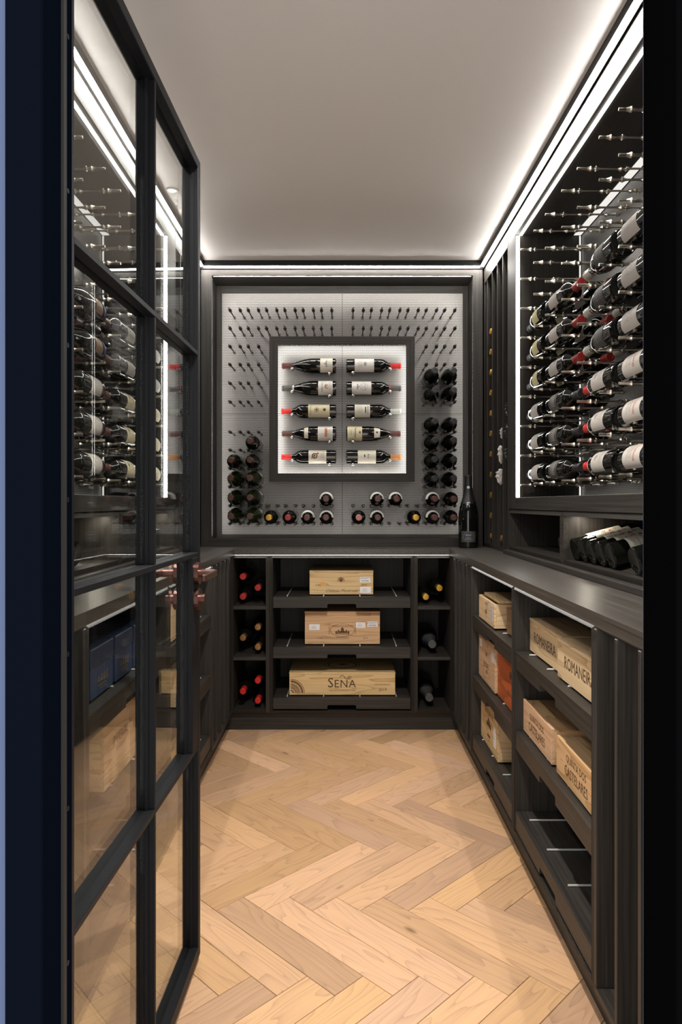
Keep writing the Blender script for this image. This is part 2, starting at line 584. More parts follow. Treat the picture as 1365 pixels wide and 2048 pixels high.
# floor
floor = mk('floor', *box_mesh((-1.3, 0.55, -0.05), (1.3, 3.98, -0.0125)), 'subfloor')
tag(floor, 'oak herringbone parquet floor of the wine room', kind='structure')
MW['floor'] = Matrix.Identity(4)
PW, PL = 0.0935, 0.4675
r2 = math.sqrt(2)
T0 = Vector((-0.0188, 1.9845))
clip = (-0.62, 0.6, 0.60, 3.50)
for n in range(-4, 4):
    for k in range(-14, 15):
        T = T0 + Vector((k * r2 * PW, n * r2 * PL))
        for kind in (0, 1):
            if kind == 0:
                ang = math.radians(-45)
                cx = T + Vector((1, -1)) / r2 * PL / 2 + Vector((-1, -1)) / r2 * PW / 2
            else:
                ang = math.radians(45)
                cx = T + Vector((1, 1)) / r2 * PL / 2 + Vector((1, -1)) / r2 * PW / 2
            if not (clip[0] - .2 < cx.x < clip[1] + .2 and clip[2] - .2 < cx.y < clip[3] + .2):
                continue
            bm = bmesh.new()
            g = 0.0007
            vs, fs = box_mesh((-PL / 2 + g, -PW / 2 + g, -0.012), (PL / 2 - g, PW / 2 - g, 0.0), None, 0.0009)
            bv = [bm.verts.new(v) for v in vs]
            for f in fs:
                bm.faces.new([bv[i] for i in f])
            Mt = Matrix.Translation((cx.x, cx.y, 0)) @ Matrix.Rotation(ang, 4, 'Z')
            Mi = Mt.inverted()
            for co, no in (((clip[0], 0, 0), (-1, 0, 0)), ((clip[1], 0, 0), (1, 0, 0)), ((0, clip[2], 0), (0, -1, 0)), ((0, clip[3], 0), (0, 1, 0))):
                if not bm.verts:
                    break
                r = bmesh.ops.bisect_plane(bm, geom=list(bm.verts) + list(bm.edges) + list(bm.faces), plane_co=Mi @ Vector(co), plane_no=Mi.to_3x3() @ Vector(no), clear_outer=True)
                ed = [e for e in r['geom_cut'] if isinstance(e, bmesh.types.BMEdge)]
                if ed:
                    bmesh.ops.holes_fill(bm, edges=ed)
            if len(bm.faces) < 4:
                bm.free()
                continue
            bmesh.ops.recalc_face_normals(bm, faces=bm.faces)
            me = bpy.data.meshes.new('plank')
            bm.to_mesh(me)
            bm.free()
            me.materials.append(M['floor'])
            o = bpy.data.objects.new('plank', me)
            C.objects.link(o)
            o.parent = floor
            o.matrix_local = Mt

def structure(o, label):
    return tag(o, label, kind='structure')

structure(box('ceiling', (-1.2, 0.86, H), (1.2, 4.0, H + 0.06), 'ceiling'), 'plain warm white plaster ceiling')
structure(box('wall_right', (XW, 0.86, 0), (XW + 0.08, 4.0, H), 'inner'), 'dark side wall hidden behind the joinery')
structure(box('wall_left', (LX - XW - 0.08, 0.86, 0), (LX - XW, 4.0, H), 'inner'), 'dark side wall hidden behind the joinery')
structure(box('wall_back', (-1.3, YBW, 0), (1.3, YBW + 0.08, H), 'inner'), 'dark end wall hidden behind the display')
# hall wall with the doorway
OX0, OX1, OZ = -0.412, 0.424, 2.02
vs, fs = [], []
for a, b in (((-2.4, 0.86, -0.05), (OX0, 0.985, 2.7)), ((OX1, 0.86, -0.05), (2.4, 0.985, 2.7)), ((OX0, 0.86, OZ), (OX1, 0.985, 2.7))):
    v, f = box_mesh(a, b)
    fs += [[i + len(vs) for i in p] for p in f]
    vs += v
structure(mk('wall_front', vs, fs, 'wallpaint'), 'blue painted hall wall around the doorway')
# steel door frame
fr = thing('trim_4', 'black steel door frame lining the doorway', None, (0, 0.9, 0), kind='structure')
box('jamb', (OX0, 0.848, 0), (-0.3665, 0.944, OZ), 'navy_jamb', fr, 0.002)
box('jamb', (0.406, 0.848, 0), (OX1, 0.944, OZ), 'jamb', fr, 0.002)
box('door_stop', (OX0 + 0.004, 0.944, 0), (-0.385, 0.984, OZ), 'navy_jamb', fr, 0.002)
box('head', (-0.3665, 0.848, 1.975), (0.406, 0.944, OZ), 'navy_jamb', fr, 0.002)
box('sealing_strip', (-0.3662, 0.905, 0.01), (-0.3625, 0.915, 1.97), 'black', fr)
for i in range(10):
    z = 0.10 + i * 0.205
    cyl_between('screw', (-0.3667, 0.926, z), (-0.3650, 0.926, z), 0.0035, 'steel', fr, 8)

# black shadow gaps and the light strips that run below them
TX, TY, FXU, FYU = 0.710, 3.600, 0.735, 3.630
ZG, ZL = 2.348, 2.3450
structure(box('trim_1', (TX, 0.99, ZG), (TX + 0.05, TY, H), 'black'), 'black shadow gap along the ceiling above the tall pegged cabinet in plain view')
structure(box('trim_2', (LX - TX - 0.05, 0.99, ZG), (LX - TX, TY, H), 'black'), 'black shadow gap along the ceiling behind the glass door')
structure(box('trim_3', (LX - TX - 0.05, TY, ZG), (TX + 0.05, TY + 0.05, H), 'black'), 'black shadow gap along the ceiling above the end wall display')
# dark profile edge beside each strip
for a, b, pn in (((TX + 0.0175, 1.0, ZG - 0.008), (TX + 0.0187, TY + 0.02, ZG), 'trim_1'), ((LX - TX - 0.0187, 1.0, ZG - 0.008), (LX - TX - 0.0175, TY + 0.02, ZG), 'trim_2'), ((LX - TX - 0.0175, TY + 0.0225, ZG - 0.008), (TX + 0.0175, TY + 0.0237, ZG), 'trim_3')):
    box('profile_edge', a, b, 'black').parent = bpy.data.objects[pn]
tag(box('led_strip', (TX + 0.001, 1.0, ZL), (TX + 0.0165, TY + 0.006, ZG), 'led'), 'long white light strip along the ceiling above the tall cabinet in plain view', 'light strip', 'ceiling light strips')
tag(box('led_strip', (LX - TX - 0.0165, 1.0, ZL), (LX - TX - 0.001, TY + 0.006, ZG), 'led'), 'long white light strip along the ceiling behind the glass door', 'light strip', 'ceiling light strips')
tag(box('led_strip', (LX - TX + 0.001, TY + 0.006, ZL), (TX - 0.001, TY + 0.0215, ZG), 'led'), 'white light strip along the ceiling above the end wall display', 'light strip', 'ceiling light strips')
# added glowing disc in place of a downlight's reflection in the door glass
sp = thing('spotlight_or_reflection', 'added round glow standing in for a spotlight mirrored in the door glass', 'spotlight', (-0.683, 2.79, H))
m1 = lathe('reflection_ring', [(0.016, -0.002), (0.0165, -0.006), (0.024, -0.006), (0.025, 0.0)], 'white', 20)
link('bezel', m1, sp, True)
m2 = lathe('reflection_lens', [(0.0155, -0.0055), (0.0155, -0.001)], 'spot_soft', 20)
link('lens', m2, sp, True)

# recessed downlight over the entrance, turned towards the end wall
dl = thing('spotlight_or_reflection', 'recessed ceiling downlight just inside the doorway', 'spotlight', (0, 1.50, H))
link('bezel', lathe('downlight_ring', [(0.030, -0.001), (0.031, -0.005), (0.042, -0.005), (0.043, 0.0)], 'white', 24), dl, True)
link('lens', lathe('downlight_lens', [(0.0295, -0.004), (0.0295, -0.0005)], 'spot_soft', 24), dl, True)
ld = bpy.data.lights.new('downlight_beam', 'SPOT')
ld.energy = DOWNLIGHT
ld.spot_size = math.radians(90)
ld.spot_blend = 0.55
ld.shadow_soft_size = 0.03
ld.color = (1.0, 0.93, 0.84)
lo = bpy.data.objects.new('downlight_beam', ld)
C.objects.link(lo)
lo.parent = dl
lo.location = (0, 0, -0.012)
lo.rotation_euler = (math.radians(19), 0, 0)

# baseboards (recessed plinths)
CZ0, CZ1 = 0.868, 0.897         # worktop
PZ = 0.088
structure(box('baseboard_right', (0.5668, 1.0, 0), (0.60, 3.50, PZ), 'wood_y'), 'dark recessed plinth under the open tray cabinets in plain view')
structure(box('baseboard_left', (LX - 0.60, 1.0, 0), (LX - 0.5668, 3.50, PZ), 'wood_y'), 'dark recessed plinth under the cabinets behind the glass door')
structure(box('baseboard_back', (LX - 0.5668, 3.4544, 0), (0.5668, 3.49, PZ), 'wood_x'), 'dark recessed plinth under the end wall cabinets')

# ------------------------------------------------------------------ worktop, U shaped
CX, CY = 0.5188, 3.4065
po = [(CX, 1.0), (1.05, 1.0), (1.05, 3.88), (LX - 1.05, 3.88), (LX - 1.05, 1.0), (LX - CX, 1.0), (LX - CX, CY), (CX, CY)]
n = len(po)
vs = [(x, y, CZ0) for x, y in po] + [(x, y, CZ1) for x, y in po]
fs = [list(range(n))[::-1], list(range(n, 2 * n))] + [[i, (i + 1) % n, (i + 1) % n + n, i + n] for i in range(n)]
ct = mk('worktop', vs, fs, 'wood_top')
tag(ct, 'U-shaped dark stained oak worktop running round three sides above the base cabinets', 'worktop')
MW['worktop'] = Matrix.Identity(4)

# ------------------------------------------------------------------ base cabinets
FL_X, FL_Y = 0.531, 3.418
BR, BL, BB = right(FL_X), left(FL_X), back(FL_Y)
DEP = 0.44

def pins(F, u0, u1, ztop, parent, n=4):
    for i in range(n):
        u = u0 + (u1 - u0) * (0.10 + 0.80 * i / (n - 1))
        cyl_between('tray_pin', F.at(u, 0.030, ztop + 0.0030), F.at(u, 0.36, ztop + 0.0030), 0.0028, 'pin', parent, 8)

def tray_front(F, u0, u1, z0, z1, parent):
    c = (u0 + u1) / 2
    hw, nh, r = 0.071, 0.019, 0.006
    poly = [(u0, z0), (c - hw, z0), (c - hw, z0 + nh - r), (c - hw + r * .3, z0 + nh - r * .3), (c - hw + r, z0 + nh),
            (c + hw - r, z0 + nh), (c + hw - r * .3, z0 + nh - r * .3), (c + hw, z0 + nh - r), (c + hw, z0), (u1, z0), (u1, z1), (u0, z1)]
    n = len(poly)
    d0, d1 = 0.004, 0.020
    vs = [F.fn(u, d0, z) for u, z in poly] + [F.fn(u, d1, z) for u, z in poly]
    fa = [0, 1, 2, 3, 4, 11], [4, 5, 10, 11], [5, 6, 7, 8, 9, 10]
    fs = [list(p) for p in fa] + [[i + n for i in p][::-1] for p in fa]
    fs += [[i, (i + 1) % n, (i + 1) % n + n, i + n] for i in range(n)]
    return mk('tray_front', vs, fs, F.wu, parent)

TRAYS = (0.661, 0.414, 0.165)
def tray_cabinet(F, u0, u1, label, loc, npins=4, group=None):
    t = thing('tray_cabinet', label, 'cabinet', loc, group)
    ring(F, 'front_frame', u0, u1, PZ, CZ0, 0.0145, 0.010, 0.03, 'wood_z', t)
    F.box('side_panel', u0 + .0005, u0 + 0.014, 0.03, DEP, PZ, CZ0 - .0005, 'wood_z', t)
    F.box('side_panel', u1 - 0.014, u1 - .0005, 0.03, DEP, PZ, CZ0 - .0005, 'wood_z', t)
    F.box('top_panel', u0 + 0.014, u1 - 0.014, 0.03, DEP, CZ0 - 0.014, CZ0 - .0005, F.wu, t)
    F.box('bottom_panel', u0 + 0.014, u1 - 0.014, 0.03, DEP, PZ, PZ + 0.0145, F.wu, t)
    F.box('back_panel', u0 + 0.0005, u1 - 0.0005, DEP, DEP + 0.012, PZ, CZ0 - .0005, 'wood_z', t)
    a, b = u0 + 0.0165, u1 - 0.0165
    for zt in TRAYS:
        tr = F.box('tray', a, b, 0.020, DEP - 0.02, zt - 0.016, zt, F.wu, t)
        MW[tr.name] = Matrix.Identity(4)
        for o in (tray_front(F, a, b, zt - 0.053, zt + 0.0005, None),):
            o.parent = tr
        pins(F, a, b, zt, tr, npins)
    return t

def hole_cabinet(F, u0, u1, label, loc):
    t = thing('bottle_cabinet', label, 'cabinet', loc)
    ring(F, 'front_frame', u0, u1, PZ, CZ0, 0.0185, 0.012, 0.03, 'wood_z', t, wz=0.0145)
    F.box('side_panel', u0 + .0005, u0 + 0.018, 0.03, DEP, PZ, CZ0 - .0005, 'wood_z', t)
    F.box('side_panel', u1 - 0.018, u1 - .0005, 0.03, DEP, PZ, CZ0 - .0005, 'wood_z', t)
    F.box('top_panel', u0 + 0.018, u1 - 0.018, 0.03, DEP, CZ0 - 0.014, CZ0 - .0005, F.wu, t)
    F.box('bottom_panel', u0 + 0.018, u1 - 0.018, 0.03, DEP, PZ, PZ + 0.0135, F.wu, t)
    F.box('back_panel', u0 + 0.0005, u1 - 0.0005, DEP, DEP + 0.012, PZ, CZ0 - .0005, 'wood_z', t)
    for zt in (0.616, 0.367):
        F.box('shelf', u0 + 0.0185, u1 - 0.0185, 0.003, DEP - 0.005, zt - 0.0165, zt, F.wu, t, 0.0008)
    return t

def slat_rack(F, us, label, loc, rests=False, end=None):
    t = thing('slat_rack', label, 'wine rack', loc)
    u0, u1 = us[0], us[-1]
    F.box('bottom_rail', u0 - .006, (end or u1 + .006), 0.0, DEP, PZ, PZ + 0.016, F.wu, t, 0.001)
    F.box('top_rail', u0 - .006, (end or u1 + .006), 0.001, DEP, CZ0 - 0.012, CZ0 - .0005, F.wu, t, 0.005)
    F.box('back_panel', u0 - .006, (end or u1 + .006), DEP - 0.10, DEP - 0.09, PZ + .016, CZ0 - .012, 'wood_z', t)
    for i, u in enumerate(us):
        F.box('slat', u - 0.0065, u + 0.0065, 0.0, DEP - 0.10, PZ + 0.016, CZ0 - 0.012, 'wood_z', t, 0.0012)
        if rests and i < len(us) - 1:
            for j in range(9):
                z = 0.785 - j * 0.0855
                F.box('bottle_rest', u + 0.0066, u + 0.020, 0.030, 0.26, z, z + 0.016, 'wood_y', t)
    if end:
        F.box('corner_filler', u1 + .0065, end, 0.006, 0.03, PZ + 0.016, CZ0 - 0.012, 'wood_z', t)
    return t

tray_cabinet(BB, -0.3595, 0.3473, 'low dark oak cabinet with three crate trays in the middle of the end wall', (0, FL_Y, PZ))
hole_cabinet(BB, -0.5570, -0.3601, 'narrow dark oak bottle cabinet holding red and bronze capped bottles on the end wall', (-0.458, FL_Y, PZ))
hole_cabinet(BB, 0.3479, 0.5450, 'narrow dark oak bottle cabinet holding gold capped bottles on the end wall', (0.447, FL_Y, PZ))
tray_cabinet(BR, 2.181, 2.896, 'dark oak tray cabinet holding the small lidded crate and the orange stained crate', (0.55, 2.54, PZ))
tray_cabinet(BR, 1.476, 2.1805, 'dark oak tray cabinet holding the paired ROMANEIRA and QUINTA DOS CASTELARES crates', (0.55, 1.83, PZ))
tray_cabinet(BL, 2.181, 2.896, 'dark oak tray cabinet with pale crates beside the bronze door lever', (-0.56, 2.54, PZ))
tray_cabinet(BL, 1.476, 2.1805, 'dark oak tray cabinet with blue boxes seen through the glass door', (-0.56, 1.83, PZ))
slat_rack(BR, [2.903, 3.005, 3.113, 3.222, 3.322], 'dark vertical slat rack between the open tray cabinet and the gold capped bottle cabinet', (0.55, 3.1, PZ), end=3.417)
slat_rack(BL, [2.903, 3.005, 3.113, 3.222, 3.322], 'dark vertical slat rack between the glass door and the red capped bottle cabinet', (-0.56, 3.1, PZ), end=3.417)
slat_rack(BR, [1.032, 1.142, 1.250, 1.358, 1.468], 'dark vertical slat rack with small bottle rests beside the doorway', (0.55, 1.2, PZ), rests=True)
slat_rack(BL, [1.032, 1.142, 1.250, 1.358, 1.468], 'dark vertical slat rack behind the hinges of the glass door', (-0.56, 1.2, PZ))
# light strips under the worktop lip
def counter_led(F, u0, u1, lab):
    o = F.box('led_strip', u0, u1, -0.0095, -0.0010, CZ0 - 0.0011, CZ0 - 0.0002, 'led_counter')
    tag(o, lab, 'light strip', 'worktop light strips')
counter_led(BR, 1.05, 3.40, 'thin light strip tucked under the worktop edge above the open tray cabinets')
counter_led(BL, 1.05, 3.40, 'thin light strip tucked under the worktop edge behind the glass door')
counter_led(BB, -0.53, 0.518, 'thin light strip tucked under the worktop edge of the end wall')

# ------------------------------------------------------------------ pegs
def peg_profile(kind):
    rod, ringr, tip = 0.0034, 0.0088, 0.0047
    if kind == 'wide':
        rs = [0.034, 0.067]
    else:
        rs = [0.043, 0.060]
    prof = [(0.0001, 0.0), (tip, 0.0003), (tip, 0.020)]
    if kind == 'single':
        ln, groups, rs = 0.195, 1, [0.036, 0.058]
    else:
        ln, groups = 0.268, 3
    for g in range(groups):
        o = 0.096 * g
        a, b = rs[0] + o, rs[1] + o
        r_in = tip if g == 0 else rod
        m = (a + b) / 2
        prof += [(r_in, a - 0.014), (r_in + 0.0015, a - 0.007), (ringr - 0.001, a - 0.002), (ringr, a - 0.0005), (ringr, a + 0.001),
                 (ringr - 0.0022, a + 0.002), (rod + 0.0018, a + min(0.006, (b - a) * .35)), (rod + 0.0012, m), (rod + 0.0018, b - min(0.006, (b - a) * .35)), (ringr - 0.0022, b - 0.002),
                 (ringr, b - 0.001), (ringr, b + 0.0005), (ringr - 0.0018, b + 0.003), (rod + 0.0012, b + 0.009), (rod, b + 0.015)]
    prof += [(rod, ln - 0.006), (0.008, ln - 0.0055), (0.008, ln)]
    return prof, ln
PEG = {}
for k in ('wide', 'narrow', 'single'):
    p, ln = peg_profile(k)
    PEG[k] = (lathe('peg', p, 'nickel' if k != 'single' else 'peg_shaded', 8), ln)
PEG['ball'] = (lathe('peg', [(0.0001, 0.0), (0.0045, 0.0010), (0.0080, 0.0040), (0.0100, 0.0095), (0.0080, 0.0150), (0.0052, 0.0180), (0.0042, 0.0200), (0.0042, 0.085)], 'chrome', 12), 0.085)

def peg(kind, tip, axis, parent, ring_local=False):
    """axis: direction from tip towards the panel"""
    me, ln = PEG[kind]
    o = bpy.data.objects.new('peg', me)
    C.objects.link(o)
    o.parent = parent
    o.matrix_parent_inverse = MW[parent.name].inverted()
    q = Vector(axis).to_track_quat('Z', 'X')
    o.location = tip
    o.rotation_mode = 'QUATERNION'
    o.rotation_quaternion = q
    return o

# ------------------------------------------------------------------ tall pegged cabinets
UR, UL = right(FXU), left(FXU)
PEGS_Y = [(2.923, 'narrow'), (2.724, 'wide'), (2.569, 'wide'), (2.3755, 'narrow'), (2.218, 'narrow'), (2.028, 'wide'), (1.884, 'wide'), (1.69, 'narrow')]
ROW0, ROWD = 1.1975, 0.1234
PD = 0.282               # depth of the perforated panel behind the face
def tall_cabinet(F, label, loc, sgn, holes_mat):
    t = thing('peg_cabinet', label, 'wine cabinet', loc)
    Y0, Y1, Z0, Z1 = 1.36, 2.972, 1.145, 2.263
    F.box('stile', Y1, 3.100, 0.0, 0.31, 1.0955, 2.347, 'wood_z', t, 0.0015)
    F.box('stile', 1.30, Y0, 0.0, 0.31, 1.0955, 2.347, 'wood_z', t, 0.0015)
    F.box('top_rail', Y0, Y1, 0.0, 0.30, Z1, 2.347, 'wood_y', t, 0.0)
    F.box('bottom_rail', Y0, Y1, 0.0, 0.30, 1.0955, Z0, 'wood_y', t, 0.001)
    mid = (Y0 + Y1) / 2
    for a, b in ((Y0 + 0.003, mid - 0.0008), (mid + 0.0008, Y1 - 0.003)):
        F.box('perforated_panel', a, b, PD, PD + 0.0012, Z0 + 0.003, Z1 - 0.003, holes_mat, t)
    F.box('backing_board', Y0, Y1, PD + 0.018, PD + 0.022, Z0, Z1, 'black', t)
    # light strips just behind the opening edge
    F.box('led_strip', Y0 + 0.01, Y1 - 0.003, 0.0165, 0.0275, Z1 - 0.0030, Z1 - 0.0002, 'led_cab', t)
    F.box('led_strip', Y1 - 0.0030, Y1 - 0.0002, 0.002, 0.017, Z0 + 0.001, Z1 - 0.003, 'led_cab', t)
    # soft lit edge round the perforated sheet
    F.box('edge_light', Y0 + 0.01, Y1 - 0.003, PD - 0.034, PD - 0.004, Z1 - 0.0015, Z1 - 0.0002, 'led_soft', t)
    F.box('edge_light', Y1 - 0.0015, Y1 - 0.0002, PD - 0.010, PD - 0.003, Z0 + 0.002, Z1 - 0.003, 'led_soft', t)
    F.box('edge_light', Y0 + 0.01, Y1 - 0.003, PD - 0.022, PD - 0.004, Z0 + 0.0002, Z0 + 0.0015, 'led_soft', t)
    for y, k in PEGS_Y:
        for r in range(9):
            peg(k, F.at(y, 0.010, ROW0 + r * ROWD), F.at(0, 1, 0) - F.at(0, 0, 0), t)
    return t
tall_cabinet(UR, 'tall dark oak cabinet with lit pegged metal wall standing opposite the glass door', (0.88, 2.1, 1.096), 1, 'perf_y')
tall_cabinet(UL, 'tall dark oak cabinet with lit pegged metal wall seen through the glass door', (-0.89, 2.1, 1.096), -1, 'perf_y')

# narrow slatted bottle towers between tall cabinets and the end wall
TOW = [3.107, 3.209, 3.324, 3.438, 3.560, 3.625]
def tower(F, label, loc):
    t = thing('slat_tower', label, 'wine rack', loc)
    for u in TOW:
        F.box('slat', u - 0.0055, u + 0.0055 if u < 3.6 else 3.6295, 0.0, 0.30, CZ1 + 0.018, 2.262, 'wood_z', t, 0.001)
    F.box('back_panel', 3.1045, 3.6295, 0.306, 0.314, CZ1, 2.262, 'wood_z', t)
    F.box('cornice', 3.1045, 3.6295, 0.0, 0.30, 2.2625, 2.347, 'wood_y', t)
    F.box('bottom_rail', 3.1045, 3.6295, -0.0, 0.30, CZ1, CZ1 + 0.018, 'wood_y', t)
    return t
tower(UR, 'tall narrow slatted bottle tower beside the standing champagne bottle', (0.88, 3.36, CZ1))
tower(UL, 'tall narrow slatted bottle tower behind the free edge of the glass door', (-0.89, 3.36, CZ1))

# cubby units standing on the worktop under the tall cabinets
def cubby(F, label, loc, spots):
    t = thing('cubby_unit', label, 'cabinet', loc)
    Z0, Z1 = CZ1 + 0.0005, 1.095
    F.box('skirting', 1.30, 3.100, -0.023, 0.311, Z0, Z0 + 0.018, 'wood_y', t, 0.001)
    for a, b in ((2.343, 3.0995), (1.560, 2.3425)):
        ring(F, 'front_frame', a, b, Z0 + 0.018, Z1, 0.020, 0.006, 0.016, 'wood_y', t, wz=0.0165)
    for a, b in ((3.080, 3.0995), (2.323, 2.363), (1.560, 1.580)):
        F.box('divider', a, b, 0.016, 0.311, Z0 + 0.018, Z1, 'wood_z', t)
    for a, b in ((2.363, 3.080), (1.580, 2.323)):
        F.box('top_panel', a, b, 0.016, 0.311, Z1 - 0.0165, Z1, 'wood_y', t)
        F.box('bottom_panel', a, b, 0.016, 0.311, Z0 + 0.018, Z0 + 0.0345, 'wood_y', t)
        F.box('back_panel', a, b, 0.311, 0.319, Z0 + 0.0345, Z1 - 0.0165, 'wood_y', t)
    F.box('end_panel', 1.30, 1.559, 0.0, 0.311, Z0 + 0.018, Z1, 'wood_y', t)
    for u in spots:
        me = lathe('spot_disc', [(0.012, -0.002), (0.0125, -0.0005)], 'spot', 14)
        o = link('spotlight', me, t)
        o.location = F.at(u, 0.060, Z1 - 0.0165)
    return t
cub_r = cubby(UR, 'dark oak cubby unit on the worktop holding a row of red lettered bottles', (0.86, 2.2, CZ1), [2.275])
cub_l = cubby(UL, 'dark oak cubby unit on the worktop seen through the glass door', (-0.87, 2.2, CZ1), [2.275, 3.03])
# plain joinery panels closing the run beside the doorway
for F, lab in ((UR, 'plain dark oak end panel beside the doorway jamb opposite the door'), (UL, 'plain dark oak end panel behind the door hinges')):
    o = F.box('end_panel', 0.99, 1.2995, 0.0, 0.02, CZ1 + .0005, 2.347, 'wood_z')
    tag(o, lab, 'panel')

# ------------------------------------------------------------------ end wall display
DX0, DX1, DZ0, DZ1 = -0.684, 0.677, 0.9405, 2.3066      # opening
PY = 3.840                                              # perforated sheet
FB = back(FYU)
dsp = thing('bottle_display', 'framed end wall display of perforated metal with pegs around a lit square frame', 'wine rack', (0, FYU, CZ1))
o0, o1, oz0, oz1 = LX - 0.727, 0.727, CZ1 + 0.001, 2.3375
def mitre(F, name, u0, u1, z0, z1, a0, a1, b0, b1, d0, d1, mat, parent):
    """four mitred members of a flat frame; (u,z) outer, (a,b) inner"""
    O = [(u0, z0), (u1, z0), (u1, z1), (u0, z1)]
    I = [(a0, b0), (a1, b0), (a1, b1), (a0, b1)]
    out = []
    for i in range(4):
        j = (i + 1) % 4
        out.append(F.prism(name, [O[i], O[j], I[j], I[i]], d0, d1, (mat + ('x' if i % 2 == 0 else 'z')) if mat.endswith('_') else mat, parent))
    return out
mitre(FB, 'frame_member', o0, o1, oz0, oz1, DX0, DX1, DZ0, DZ1, 0.0, 0.012, 'wood_', dsp)
# cavity
c0, c1, cz0, cz1 = DX0 - 0.012, DX1 + 0.012, DZ0 - 0.008, DZ1 + 0.010
box('cavity_side', (c0 - 0.014, FYU + 0.012, cz0), (c0, PY + 0.03, cz1), 'wood_z', dsp)
box('cavity_side', (c1, FYU + 0.012, cz0), (c1 + 0.014, PY + 0.03, cz1), 'wood_z', dsp)
box('cavity_top', (c0, FYU + 0.012, cz1), (c1, PY + 0.03, cz1 + 0.014), 'wood_x', dsp)
box('cavity_bottom', (c0, FYU + 0.012, cz0 - 0.014), (c1, PY + 0.03, cz0), 'wood_x', dsp)
box('backing_board', (c0, PY + 0.020, cz0), (c1, PY + 0.026, cz1), 'black', dsp)
box('border_strip', (c0, PY - 0.002, cz0), (-0.6665, PY + 0.004, cz1), 'wood_z', dsp)
box('border_strip', (0.6595, PY - 0.002, cz0), (c1, PY + 0.004, cz1), 'wood_z', dsp)
box('border_strip', (-0.6665, PY - 0.002, 2.2765), (0.6595, PY + 0.004, cz1), 'wood_x', dsp)
box('border_strip', (-0.6665, PY - 0.002, cz0), (0.6595, PY + 0.004, 0.9505), 'wood_x', dsp)
SX, SZ = -0.004, 1.613
for a, b, c, d in ((-0.666, SX - .001, SZ + .001, 2.276), (SX + .001, 0.659, SZ + .001, 2.276), (-0.666, SX - .001, 0.951, SZ - .001), (SX + .001, 0.659, 0.951, SZ - .001)):
    box('perforated_panel', (a, PY, c), (b, PY + 0.0012, d), 'perf_x', dsp)
# strips hidden behind the frame
ly0, ly1 = FYU + 0.0125, FYU + 0.0165
box('led_strip', (c0 + 0.0003, ly0, cz0 + 0.02), (DX0 - 0.0008, ly1, cz1 - 0.02), 'led_back_side', dsp)
box('led_strip', (DX1 + 0.0008, ly0, cz0 + 0.02), (c1 - 0.0003, ly1, cz1 - 0.02), 'led_back', dsp)
box('led_strip', (c0 + 0.02, ly0, DZ1 + 0.0008), (c1 - 0.02, ly1, cz1 - 0.0003), 'led_back_top', dsp)
box('led_strip', (c0 + 0.02, ly0, cz0 + 0.0003), (c1 - 0.02, ly1, DZ0 - 0.0008), 'led_back', dsp)
# square frame in the middle
QY = 3.740
q0, q1, qz0, qz1 = -0.3954, 0.3847, 1.2366, 2.0168
qw = 0.0456
FQ = back(QY)
mitre(FQ, 'inner_frame', q0, q1, qz0, qz1, q0 + qw, q1 - qw, qz0 + qw, qz1 - qw, 0.0, 0.012, 'wood_', dsp)
for a, b, c, d in ((q0 + .018, q0 + .030, qz0 + .018, qz1 - .018), (q1 - .030, q1 - .018, qz0 + .018, qz1 - .018)):
    box('inner_frame_side', (a, QY + 0.012, c), (b, PY - 0.001, d), 'wood_z', dsp)
for c, d in ((qz0 + .018, qz0 + .030), (qz1 - .030, qz1 - .018)):
    box('inner_frame_side', (q0 + .030, QY + 0.012, c), (q1 - .030, PY - 0.001, d), 'wood_x', dsp)
e = 0.0305
box('led_strip', (q0 + e, QY + 0.0125, qz0 + .04), (q0 + qw - .001, QY + 0.0165, qz1 - .04), 'led_square', dsp)
box('led_strip', (q1 - qw + .001, QY + 0.0125, qz0 + .04), (q1 - e, QY + 0.0165, qz1 - .04), 'led_square', dsp)
box('led_strip', (q0 + .05, QY + 0.0125, qz1 - qw + .001), (q1 - .05, QY + 0.0165, qz1 - e), 'led_square', dsp)
box('led_strip', (q0 + .05, QY + 0.0125, qz0 + e), (q1 - .05, QY + 0.0165, qz0 + qw - .001), 'led_square', dsp)
# pegs on the outer field
COLX = [0.0838 + 0.0968 * k for k in range(6)]
UPPER = [2.1422, 2.046, 1.950, 1.854, 1.756, 1.657]
LOWER = [1.498, 1.403, 1.306, 1.208, 1.108, 1.013]
TIPY = PY - 0.194
for zi, z in enumerate(UPPER + LOWER):
    for k, cx in enumerate(COLX):
        if k < 4 and not (z > 2.03 or z < 1.15):
            continue
        for s in (-1, 1):
            for e in (-0.027, 0.027):
                peg('single', (s * cx - 0.003 + e, TIPY, z), (0, 1, 0), dsp)

